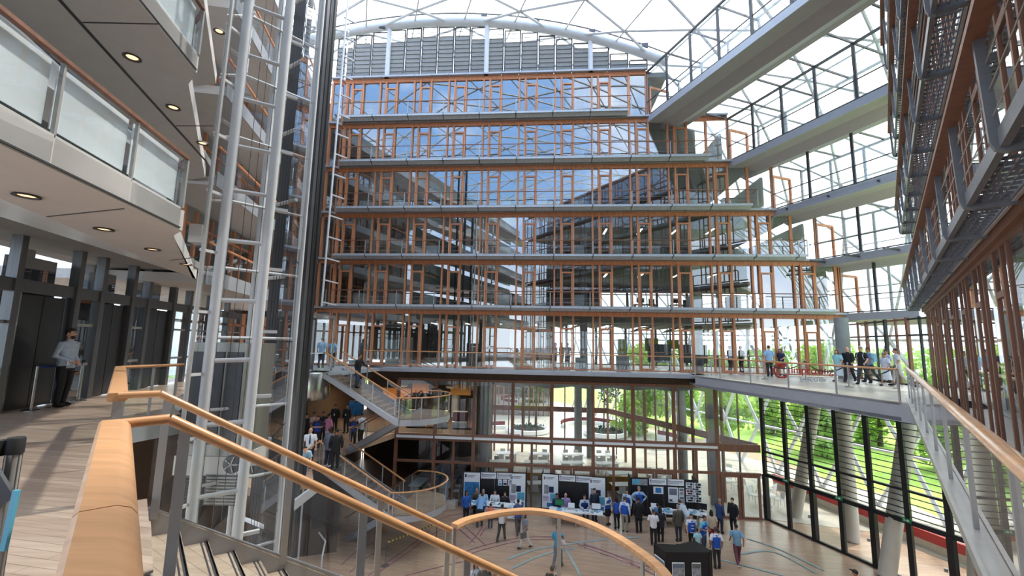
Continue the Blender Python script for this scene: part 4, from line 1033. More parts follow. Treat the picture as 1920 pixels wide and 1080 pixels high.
t=thing('balustrade','broad timber gallery rail beyond the foreground stair, before the lift','railing',V((-4,4.4,0)))
part(MB().rail([j1,j0],GP),'handrail','beech_pale',t,True); part(MB().tube([j0,sa],.036,10),'return_rail','beech',t,True); part(MB().tube([j1,j2],.03,8),'return_rail','beech',t,True)
for s in (.1,1.6,3.2,4.8): p=j0+rd*s; part(MB().bar(p-UP*1.05,p-UP*.05,.07,.02,rd),'post','steel',t)
for s in (.1,.5,.9): p=lerp(j1,j2,s); part(MB().bar(p-UP*1.05,p-UP*.03,.05,.02,rd),'post','steel',t)
part(MB().quad(j0-UP*1.0,j1-UP*1.0,j1-UP*.07,j0-UP*.07).quad(j1-UP*1.0,j2-UP*1.0,j2-UP*.07,j1-UP*.07),'glass_panel','glass_b',t)
# curved landing of the foreground stair
lp_=[at(*q,-1.0) for q in ((852,985),(880,973),(930,962),(965,958),(1000,957),(1050,964),(1100,979),(1150,1003),(1200,1035),(1235,1063),(1256,1090))]
lp_+=[lp_[-1]+V((-.02,-.5,0)),lp_[-1]+V((-.3,-.95,0)),lp_[-1]+V((-.8,-1.2,0))]
LPR=[(-.075,-.02),(-.06,-.045),(.06,-.045),(.075,-.02),(.06,.02),(-.06,.02)]
def smooth(p,k=5):
    o=[]
    for i in range(len(p)-1):
        p0,p1,p2,p3=p[max(i-1,0)],p[i],p[i+1],p[min(i+2,len(p)-1)]
        for j in range(k):
            t=j/k; o.append(.5*((2*p1)+(p2-p0)*t+(2*p0-5*p1+4*p2-p3)*t*t+(3*p1-p0-3*p2+p3)*t*t*t))
    return o+[p[-1]]
lp_=smooth(lp_,4)
t=rail_run('curved timber rail of the landing in the bottom foreground',lp_,(.0,.32,.6,.8),1.22,LPR,m='beech_pale',pw=.06)
land=[V((p.x,p.y,-2.25)) for p in lp_]+[V((.9,3.6,-2.25)),V((rb.x,rb.y,-2.25))]
struct(MB().prism([p-UP*.3 for p in land],UP*.28),'floor_stair_landing','fascia')
struct(MB().prism([p-UP*.02 for p in land],UP*.025),'floor_landing_top','tread')
# flat timber corner piece where the near handrail turns
cA=at(985,1052,-1.0)
t=thing('rail_corner','flat angular timber corner piece at the foot of the near handrail','handrail',rb)
e1=rv.normalized(); e2=V((e1.y,-e1.x,0))
part(MB().prism([rb-e1*.12-e2*-.06+UP*-.02,rb+e1*.16+e2*-.10+UP*-.02,rb+e1*.30+e2*.28+UP*-.02,rb+e1*.14+e2*.34+UP*-.02,rb+e1*.08+e2*.12+UP*-.02,rb-e1*.1+e2*.07+UP*-.02],UP*.05),'top','beech_pale',t)
part(MB().rail([rb+e1*.2+e2*.3,rb+e1*.1+e2*.9-UP*.25],LPR),'rail','beech_pale',t,True)
part(MB().bar(rb-UP*1.22,rb-UP*.04,.08,.05,e2),'post','lift_steel',t)
# far staircases: two storeys, curved half landings
def far_stair(a,b,z0,lab,landpts,railz):
    a=V((a.x,a.y,z0)); b=V((b.x,b.y,z0-2.05)); wv=V((.25,1.62,0))
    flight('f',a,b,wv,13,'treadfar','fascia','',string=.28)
    rail_run('near timber handrail of the '+lab+' far stair flight',[a+UP*1.0,b+UP*1.0],(.08,.38,.68,.98),1.0,rnd(.08,.08,8),pw=.05)
    rail_run('inner timber handrail of the '+lab+' far stair flight',[a+wv+UP*1.0,b+wv+UP*1.0],(.08,.38,.68,.98),1.0,rnd(.08,.08,8),pw=.05)
    # second flight going back
    a2=b+wv*1.06; b2=V((a.x+.6,a.y,0))+wv*1.06+UP*(z0-4.1)
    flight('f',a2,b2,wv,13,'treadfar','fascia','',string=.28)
    rail_run('outer timber handrail of the '+lab+' returning far stair flight',[a2+wv+UP*1.0,b2+wv+UP*1.0],(.1,.4,.7,.98),1.0,rnd(.07,.07,8),m='timber_dark',pw=.04)
    rail_run('inner timber handrail of the '+lab+' returning far stair flight',[a2+UP*1.0,b2+UP*1.0],(.1,.4,.7,.98),1.0,rnd(.07,.07,8),m='timber_dark',pw=.04)
    c=b+wv*1.03; arcp=[]
    for i in range(13):
        g=-math.pi/2+math.pi*i/12; arcp.append(c+V((math.cos(g)*1.75,0,0))+wv*(math.sin(g)*1.03)+V((.25,0,0)))
    pl=[b]+arcp+[b+wv*2.06]
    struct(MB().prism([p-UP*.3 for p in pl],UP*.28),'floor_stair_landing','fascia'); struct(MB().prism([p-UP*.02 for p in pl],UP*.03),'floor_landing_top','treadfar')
    rail_run('curved timber rail round the '+lab+' far stair landing',[p+UP*1.0 for p in pl],(.02,.2,.36,.52,.68,.84),1.0,rnd(.1,.07,8),pw=.05)
far_stair(V((-9.4,21.9,0)),V((-5.38,20.85,0)),0,'upper',None,0)
far_stair(V((-9.0,20.95,0)),V((-5.3,20.3,0)),-4.1,'lower',None,0)
# crowd landing edge rail
rail_run('timber rail of the crowded half level landing, left of the lower far stair',[at(545,862,-3.1),at(603,826,-3.1)],(.1,.55,.97),1.0,rnd(.07,.07,8),pw=.05)
struct(MB().pbox(at(598,907,-4.1)-UP*.3,at(545,947,-4.1)-at(598,907,-4.1),V((-.1,.1,0)),UP*.34),'trim_landing','fascia')
# lift platform edge between lift car and stair head
struct(MB().prism([V((-9.45,21.8,-.2)),V((-8.6,23.6,-.2)),Fp(-23,.5,-.2),Fp(-28,.2,-.2),V((-13.4,24.0,-.2)),V((-11.2,22.9,-.2))],UP*.2),'floor_lift_platform','galv')
# ================================================= people
_cm={}
def cm(rgb,rough=.75):
    k=(rgb,rough)
    if k not in _cm: _cm[k]=mat('cloth_%d_%d_%d'%rgb if rough>.6 else 'tone_%d_%d_%d'%rgb,rgb,rough,var=.1,scale=(14,14,14))
    return _cm[k]
def skinmesh(name,pts,edges,lv=1):
    me=bpy.data.meshes.new('sk'); me.from_pydata([p[:3] for p in pts],edges,[]); me.update()
    o=bpy.data.objects.new('sk',me); COL.objects.link(o)
    o.modifiers.new('s','SKIN'); s=o.modifiers.new('d','SUBSURF'); s.levels=lv; s.render_levels=lv
    for i,p in enumerate(pts):
        me.skin_vertices[0].data[i].radius=(p[3],p[3]); me.skin_vertices[0].data[i].use_root=(i==0)
    dg=bpy.context.evaluated_depsgraph_get(); r=bpy.data.meshes.new_from_object(o.evaluated_get(dg))
    vs=[v.co.copy() for v in r.vertices]; fs=[list(p.vertices) for p in r.polygons]
    bpy.data.objects.remove(o); bpy.data.meshes.remove(me); bpy.data.meshes.remove(r)
    return vs,fs
POSE={  # lean, stride, left elbow, left hand, right elbow, right hand, sit
'stand':(0,.02,(-.26,.03,1.13),(-.25,-.06,.87),(.26,.03,1.13),(.25,-.06,.87),0),
'clasp':(0,.02,(-.25,.05,1.13),(-.03,-.2,.98),(.25,.05,1.13),(.03,-.22,.98),0),
'hips':(0,.02,(-.42,.08,1.17),(-.19,-.06,1.0),(.42,.08,1.17),(.19,-.06,1.0),0),
'fold':(0,.02,(-.25,-.04,1.13),(.08,-.21,1.16),(.25,-.04,1.13),(-.08,-.19,1.2),0),
'phone':(.12,.03,(-.25,0,1.12),(-.08,-.27,1.15),(.25,0,1.12),(.08,-.27,1.18),0),
'reach':(.1,.05,(-.26,.03,1.13),(-.24,-.1,.88),(.27,-.12,1.2),(.24,-.45,1.12),0),
'walk':(.05,.24,(-.26,.1,1.14),(-.25,.06,.9),(.26,-.04,1.14),(.25,-.24,.98),0),
'back':(0,.03,(-.28,.1,1.14),(-.05,.17,.98),(.28,.1,1.14),(.05,.19,.98),0),
'lean':(.75,.1,(-.27,-.12,1.15),(-.2,-.33,1.1),(.27,-.12,1.15),(.2,-.33,1.1),0),
'carry':(-.04,.2,(-.26,-.03,1.12),(.06,-.25,1.05),(.26,-.03,1.12),(-.04,-.27,1.12),0),
'sit':(.15,0,(-.27,-.06,1.13),(-.08,-.3,1.1),(.27,-.06,1.13),(.08,-.3,1.1),1),
}
_pc={}
def pose_pts(ps):
    lean,st,le,lh,re_,rh,sit=POSE[ps]
    hz=.92 if not sit else .5; dz=hz-.92
    def T(p):
        x,y,z=p; z-=.92; c,s=math.cos(lean),math.sin(lean)
        return (x,y*c-z*s,hz+y*s+z*c)
    d={}
    for n,p in dict(pel=(0,0,.93),bel=(0,0,1.08),che=(0,0,1.27),upc=(0,0,1.40),nek=(0,.0,1.49),hea=(0,-.012,1.56),top=(0,-.015,1.66),
        ls=(-.18,0,1.41),rs=(.18,0,1.41),le=le,lh=lh,re=re_,rh=rh,hc=(0,-.015,1.635)).items(): d[n]=V(T(p))
    for s,n,k in ((-1,'l',1),(1,'r',-1)):
        if not sit:
            d[n+'k']=V((s*.10,-st*k*.45-.02,.49)); d[n+'a']=V((s*.10,-st*k+.02+(.08 if k<0 and st>.1 else 0),.085+(.05 if k<0 and st>.1 else 0))); 
        else:
            d[n+'k']=V((s*.11,-.42,.52)); d[n+'a']=V((s*.11,-.40,.085))
        d[n+'h']=V((s*.09,0,hz-.02)); d[n+'t']=d[n+'a']+V((0,-.14,-.045)); d[n+'q']=d[n+'a']+V((0,.05,-.04))
    d['T']=T; return d
def body_mesh(ps,lv=1):
    k=('body',ps,lv)
    if k in _pc: return _pc[k]
    d=pose_pts(ps)
    L=[('pel',.10),('bel',.10),('che',.105),('upc',.085),('nek',.05),('hea',.055),('top',.06),('lh_',.08),('lk',.052),('la',.036),('lt',.03),('rh_',.08),('rk',.052),('ra',.036),('rt',.03),('ls',.055),('le',.04),('lw',.028),('lp',.036),('rs',.055),('re',.04),('rw',.028),('rp',.036)]
    d['lh_']=V((-.09,0,d['pel'].z-.06)); d['rh_']=V((.09,0,d['pel'].z-.06))
    for s in 'lr':
        e,h=d[s+'e'],d[s+'h'] if False else d['lh' if s=='l' else 'rh']
        h=V(POSE_H(ps,s,d)); d[s+'w']=lerp(e,h,.86); d[s+'p']=h
    P=[tuple(d[n])+(r,) for n,r in L]; I={n:i for i,(n,r) in enumerate(L)}
    E=[('pel','bel'),('bel','che'),('che','upc'),('upc','nek'),('nek','hea'),('hea','top'),('pel','lh_'),('lh_','lk'),('lk','la'),('la','lt'),('pel','rh_'),('rh_','rk'),('rk','ra'),('ra','rt'),('upc','ls'),('ls','le'),('le','lw'),('lw','lp'),('upc','rs'),('rs','re'),('re','rw'),('rw','rp')]
    vs,fs=skinmesh('b',P,[(I[a],I[b]) for a,b in E],lv)
    mb=MB().add(vs,fs)
    T=d['T']; hc=d['hc']
    mb.ell(hc,(.072,.092,.115),14,10); mb.ell(hc+V((0,-.05,-.075)),(.045,.045,.035),10,6)
    mb.ell(hc+V((0,-.098,-.012)),(.014,.02,.026),8,6)
    for s in (-1,1): mb.ell(hc+V((s*.074,.008,-.005)),(.01,.02,.03),8,6)
    for s in 'lr':
        h=d[s+'p']; dr=(h-d[s+'w']).normalized(); sd=dr.cross(V((0,0,1)) if abs(dr.z)<.9 else V((0,1,0))).normalized(); ot=-1 if s=='l' else 1
        nn=dr.cross(sd)
        for q,l in ((-.024,.07),(-.008,.08),(.008,.075),(.024,.06)):
            a=h+dr*.02+sd*q; b=a+dr*l*.6+nn*.006; c=b+dr*l*.35+nn*.022; mb.tube([a,b,c],[.0085,.008,.006],5)
        a=h-dr*.02+sd*.03; mb.tube([a,a+sd*.022+dr*.03,a+sd*.02+dr*.06+nn*.01],[.011,.009,.007],5)
    mb.k=1
    for s in (-1,1): mb.ell(hc+V((s*.03,-.086,.018)),(.011,.008,.007),6,4); mb.box(hc+V((s*.03,-.092,.04)),(.035,.008,.008))
    mb.k=2; mb.box(hc+V((0,-.09,-.055)),(.042,.012,.01))
    _pc[k]=_mesh(mb,'body',['black','black','maroon'],V((0,0,0)),True); return _pc[k]
def POSE_H(ps,s,d): return d[s+'h2']
_pp=pose_pts
def pose_pts(ps):
    d=_pp(ps); lean,st,le,lh,re_,rh,sit=POSE[ps]; T=d['T']; d['lh2']=V(T(lh)); d['rh2']=V(T(rh)); return d
def loft(mb,secs,T,n=14):
    vs=[]; fs=[]
    for z,rx,ry,y in secs:
        for k in range(n):
            g=2*math.pi*k/n; vs.append(V(T((rx*math.cos(g),ry*math.sin(g)+y,z))))
    N=len(secs)
    for i in range(N-1):
        for k in range(n): fs.append([i*n+k,i*n+(k+1)%n,(i+1)*n+(k+1)%n,(i+1)*n+k])
    fs.append(list(range(n))[::-1]); fs.append([(N-1)*n+k for k in range(n)])
    return mb.add(vs,fs)
def cloth(item,ps):
    k=(item,ps)
    if k in _pc: return _pc[k]
    d=pose_pts(ps); T=d['T']; mb=MB()
    if item in ('shirt','tee','jacket','blouse'):
        e=.012 if item!='jacket' else .028; z0=.86 if item!='jacket' else .76
        loft(mb,[(z0,.165+e,.115+e,0),(1.0,.158+e,.112+e,0),(1.15,.165+e,.115+e,0),(1.3,.185+e,.12+e,0),(1.39,.19+e,.105+e,0),(1.44,.14,.09,0),(1.485,.066,.066,0),(1.5,.06,.06,0)],T)
        for s in 'lr':
            sh,el,hn=d[s+'s'],d[s+'e'],d[s+'h2']; r=.062+e*.6
            inn=lerp(sh,V((0,sh.y,sh.z)),.25)
            if item in ('tee','blouse'): m=lerp(sh,el,.75); mb.tube([inn,sh,m],[r,r+.004,r+.006],10)
            else: mb.tube([inn,sh,el,lerp(el,hn,.82)],[r,r,.05+e*.5,.038+e*.4],10)
    elif item=='vest':
        loft(mb,[(.9,.19,.14,0),(1.05,.186,.138,0),(1.2,.192,.142,0),(1.32,.2,.14,0),(1.42,.15,.105,0),(1.45,.1,.085,0)],T)
    elif item=='trousers':
        pz=d['pel'].z
        loft(mb,[(.80,.15,.115,0),(.88,.172,.125,0),(.96,.165,.12,0),(1.0,.16,.118,0)],T if not POSE[ps][6] else (lambda p:(p[0],p[1],p[2]-.42)))
        for s in 'lr':
            mb.tube([V((d[s+'h'].x if False else (-.085 if s=='l' else .085),0,pz-.03)),lerp(V(((-.09 if s=='l' else .09),0,pz-.05)),d[s+'k'],.4),d[s+'k'],d[s+'a']+V((0,.01,.0))],[.1,.095,.07,.058],10)
    elif item in ('skirt','dress'):
        zl=.5 if item=='skirt' else .34
        if POSE[ps][1]>.1 or 1:
            loft(mb,[(zl,.25 if item=='dress' else .19,.2 if item=='dress' else .15,0),(.75,.2,.15,0),(.9,.175,.13,0),(1.02,.155,.115,0)],lambda p:p)
        if item=='dress':
            loft(mb,[(1.0,.158,.12,0),(1.15,.165,.12,0),(1.3,.185,.125,0),(1.4,.16,.1,0),(1.46,.08,.07,0)],T)
    elif item=='shoe_l' or item=='shoe_r':
        s=item[-1]; a=d[s+'a']; mb.ell(V((a.x,a.y-.05,a.z-.035)),(.048,.135,.05),10,7)
        for i,v in enumerate(mb.v): mb.v[i]=V((v.x,v.y,max(v.z,a.z-.083)))
    elif item=='hair':
        hc=d['hc']; mb.ell(hc+V((0,.02,.032)),(.082,.09,.097),12,8); mb.ell(hc+V((0,-.03,.075)),(.066,.055,.045),10,6)
    elif item=='hair_thin':
        hc=d['hc']; mb.ell(hc+V((0,.03,.0)),(.079,.075,.075),12,8)
    elif item=='hair_long':
        hc=d['hc']; mb.ell(hc+V((0,.02,.03)),(.086,.096,.1),12,8); mb.ell(hc+V((0,.06,-.1)),(.085,.055,.17),12,8); mb.ell(hc+V((0,-.03,.078)),(.066,.055,.042),10,6)
        for s in (-1,1): mb.ell(hc+V((s*.075,.01,-.07)),(.025,.05,.12),8,6)
    elif item=='cap':
        hc=d['hc']; mb.ell(hc+V((0,.01,.045)),(.088,.105,.085),12,8); mb.box(hc+V((0,-.13,.05)),(.13,.12,.012))
    elif item=='backpack':
        c=V(T((0,.19,1.22))); mb.box(c,(.3,.16,.42)); mb.box(c+V((0,.09,-.08)),(.22,.05,.2))
    elif item=='strap':
        for s in (-1,1): mb.tube([V(T((s*.11,.12,1.38))),V(T((s*.12,-.02,1.47))),V(T((s*.13,-.14,1.3))),V(T((s*.15,0,1.05)))],.016,6)
    elif item=='lanyard':
        mb.tube([V(T((-.06,-.05,1.48))),V(T((0,-.15,1.2))),V(T((.06,-.05,1.48)))],.006,5); mb.box(V(T((0,-.152,1.13))),(.07,.01,.1))
    elif item=='tie':
        mb.prism([V(T((x,-.142,z))) for x,z in ((-.018,1.46),(.018,1.46),(.035,1.12),(0,1.06),(-.035,1.12))],V((0,-.01,0)))
    elif item=='epaulette':
        for s in (-1,1): mb.box(V(T((s*.16,0,1.475))),(.09,.06,.02))
    elif item=='beard':
        hc=d['hc']; mb.ell(hc+V((0,-.045,-.08)),(.055,.05,.045),10,6)
    elif item=='bag':
        p=d['rh2']; mb.box(p+V((0,0,-.2)),(.1,.3,.26)); mb.tube([p+V((0,-.1,-.08)),p,p+V((0,.1,-.08))],.01,5)
    elif item=='badge':
        mb.box(V(T((-.12,-.13,.97))),(.07,.015,.09))
    elif item=='emblem':
        mb.box(V(T((0,-.146,1.22))),(.14,.006,.05)); mb.box(V(T((0,-.144,1.08))),(.16,.006,.03))
    _pc[k]=_mesh(mb,item,['black'],V((0,0,0)),True); return _pc[k]
NM={'tee':'shirt','hair_long':'hair','hair_thin':'hair','shoe_l':'shoe','shoe_r':'shoe','beard':'beard'}
SK={'l':(214,166,140),'m':(176,124,96),'d':(104,72,54)}
def person(loc,face,ps,h,skin,hair,items,label,group=None,hs='hair'):
    t=thing('person',label,'person',loc,rad(face),group); s=h/1.75; t.scale=(s,s,s)
    def add(me,nm,m,lab=None):
        o=bpy.data.objects.new(nm,me); COL.objects.link(o); o.parent=t
        o.material_slots[0].link='OBJECT'; o.material_slots[0].material=m
        return o
    add(body_mesh(ps,2 if h==1.8001 else 1),'body',cm(SK[skin],.5))
    if hair: add(cloth(hs,ps),NM.get(hs,hs),cm(hair,.6))
    its=dict(items); sh=its.pop('shoe',(30,28,28))
    for k,c in its.items(): add(cloth(k,ps),NM.get(k,k),cm(c))
    for q in ('shoe_l','shoe_r'): add(cloth(q,ps),'shoe',cm(sh))
    return t
DK=(34,32,36); BLK=(18,18,20); NVY=(30,38,62); JNS=(52,66,92); WHT=(232,232,230); LBL=(146,186,220); VST=(30,84,178); GRY=(120,122,126); BEI=(196,178,150)
H1,H2,H3,H4=(34,26,22),(72,48,32),(150,142,136),(20,18,18)
g=person
# gallery guard
g(V((-10.36,10.12,0)),98,'clasp',1.8001,'l',H1,dict(shirt=(176,190,208),trousers=(16,17,22),epaulette=(28,30,44),beard=(60,44,36),badge=(226,220,222),shoe=BLK),'security guard in pale blue uniform shirt before the lift doors, hands clasped')
# stair and lift head
g(V((-7.85,22.35,-.785)),75,'reach',1.74,'m',H4,dict(shirt=(22,22,26),trousers=JNS),'man in black jumper and jeans walking down the upper far stair')
g(at(601,690,0)*1.0,185,'stand',1.76,'m',H1,dict(tee=(140,176,206),trousers=NVY),'man in light blue shirt seen from behind beside lift car')
g(at(609,689,0)+V((.3,.2,0)),170,'stand',1.7,'m',H2,dict(tee=(130,180,214),trousers=DK),'person in sky blue shirt at the far stair head beside the lift car')
# crowd on the half level landing
Z=-4.1
def head(px,py,z,h=1.72): p=at(px,py,z+h-.1); return V((p.x,p.y,z))
for px,py,f,ps,h,sk,hr,it,lab,hs in (
 (583,806,20,'stand',1.78,'l',H3,dict(tee=(224,230,238),tie=NVY,trousers=DK),'balding man in white shirt and dark tie at the crowded landing rail','hair_thin'),
 (571,827,30,'lean',1.74,'l',H1,dict(tee=(140,184,212),trousers=NVY),'man in blue checked shirt leaning on the landing rail','hair'),
 (619,806,160,'stand',1.72,'d',H4,dict(jacket=(96,104,120),trousers=NVY,shoe=WHT),'person in grey denim jacket and pale shoes at the head of the lower far stair','hair'),
 (632,808,200,'stand',1.76,'m',H4,dict(jacket=BLK,trousers=BLK),'man in black suit at the head of the lower far stair','hair'),
 (617,779,150,'hips',1.76,'m',H4,dict(shirt=(206,130,160),trousers=(190,186,190)),'person in pink shirt in the landing crowd','hair'),
 (589,776,60,'fold',1.7,'m',H1,dict(tee=(222,190,196),trousers=DK),'woman in pale pink blouse in the landing crowd','hair'),
 (597,783,10,'fold',1.68,'l',H2,dict(tee=NVY,vest=(34,62,150),trousers=DK),'helper in blue vest in the middle of the landing crowd','hair'),
 (607,775,40,'stand',1.74,'m',H1,dict(jacket=DK,trousers=BLK),'person in dark jacket behind the pink shirt in the landing crowd','hair'),
 (630,757,0,'stand',1.74,'m',H4,dict(jacket=BLK,lanyard=WHT,trousers=BLK),'person in black with white lanyard at the back of the landing crowd','hair'),
 (652,757,-10,'stand',1.74,'m',H4,dict(jacket=(26,26,32),lanyard=WHT,trousers=DK),'person in dark suit with name tag at the back right of the landing crowd','hair'),
 (664,783,20,'fold',1.7,'l',H2,dict(tee=DK,vest=(32,58,130),lanyard=WHT,trousers=DK),'helper in blue vest below the blue screen by the stair','hair'),
 (562,764,60,'stand',1.72,'m',H1,dict(jacket=(48,42,36),trousers=DK),'person in dark brown jacket at the far left of the landing crowd','hair'),
 (575,779,80,'stand',1.72,'m',H4,dict(jacket=(28,28,30),trousers=BLK),'person in black beside the lift drum in the landing crowd','hair'),
 (679,772,-120,'stand',1.76,'m',H4,dict(tee=(206,210,212),trousers=BLK),'man in white and grey shirt stepping onto the returning far stair','hair')):
    p=head(px,py,Z,h); p.y=min(p.y,27.5 if px<670 else 24.4); 
    r=ray(px,py); q=V((0,0,EYE))+r*(p.y/r.y); p.x=q.x
    g(p,f,ps,h,sk,hr,it,lab,'visitors on the half level landing',hs)
# gallery level, right
def foot(px,py,z): return at(px,py,z)
G2='visitors on the bridge'
for px,py,f,ps,h,sk,hr,it,lab,hs in (
 (1444,706,170,'stand',1.78,'l',H2,dict(tee=(150,190,224),trousers=(22,26,44)),'man in light blue shirt and navy trousers standing by the open glass door','hair'),
 (1467,705,-60,'reach',1.6,'l',H2,dict(tee=(40,52,84),skirt=(170,60,44)),'woman in dark top and red skirt facing the man in light blue','hair_long'),
 (1574,716,-70,'walk',1.62,'l',(96,52,40),dict(tee=(150,206,214),skirt=(226,226,230),dress=(214,224,230)),'auburn haired woman in pale dress leading the bridge queue','hair_long'),
 (1594,717,-60,'walk',1.76,'l',H3,dict(shirt=(20,20,22),trousers=(34,34,40)),'balding man in black jumper second in the bridge queue','hair_thin'),
 (1620,721,-70,'walk',1.8,'l',(150,140,120),dict(tee=(24,24,26),trousers=(52,54,64),strap=(190,200,206)),'man in black tee and cap walking in the bridge queue','cap'),
 (1634,717,-100,'walk',1.76,'m',H2,dict(tee=(120,150,190),trousers=(60,62,70),backpack=(140,190,214)),'person with light blue backpack walking in the bridge queue','hair'),
 (1664,724,-80,'walk',1.5,'m',H2,dict(tee=(196,200,216),dress=(216,218,228)),'girl in white dress near the end of the bridge queue','hair'),
 (1668,718,-90,'walk',1.66,'m',H4,dict(tee=(180,186,200),trousers=(90,80,80)),'dark haired person behind the girl in white on the bridge','hair'),
 (1687,724,-110,'walk',1.72,'m',H4,dict(tee=(206,204,206),trousers=(206,200,196)),'person in white standing last in the bridge queue','hair')):
    g(foot(px,py,0),f,ps,h,sk,hr,it,lab,G2,hs)
for px,o,f,it,lab,sk in ((727,-1.5,90,dict(shirt=DK,trousers=DK),'person in dark clothes behind the gallery level glass near the stair head','m'),(811,-1.2,-60,dict(jacket=(36,38,44),trousers=BLK),'hunched person in dark coat behind the gallery level glass','m'),
 (1041,-2,60,dict(tee=(40,40,46),trousers=BLK),'person in black behind the middle gallery level glass','d'),(1053,-2.4,-60,dict(tee=(120,34,40),trousers=DK),'person in dark red shirt behind the middle gallery level glass','m'),(1064,-2,-30,dict(tee=(200,198,196),trousers=(150,50,52)),'person in white top and red trousers behind the middle gallery level glass','m'),
 (1368,-2.6,90,dict(tee=(96,84,78),trousers=DK),'person in brown shirt inside the room beside the bridge','m'),(1389,-2.4,-80,dict(tee=(46,44,48),trousers=(30,30,34)),'person in black tee inside the room beside the bridge','m')):
    r=ray(px,660); t_=((P0+nF*o)-V((0,0,EYE))).dot(nF)/r.dot(nF); q=V((0,0,EYE))+r*t_
    g(V((q.x,q.y,0)),f,'stand',1.72,sk,H4,it,lab,'visitors behind the gallery level glass')
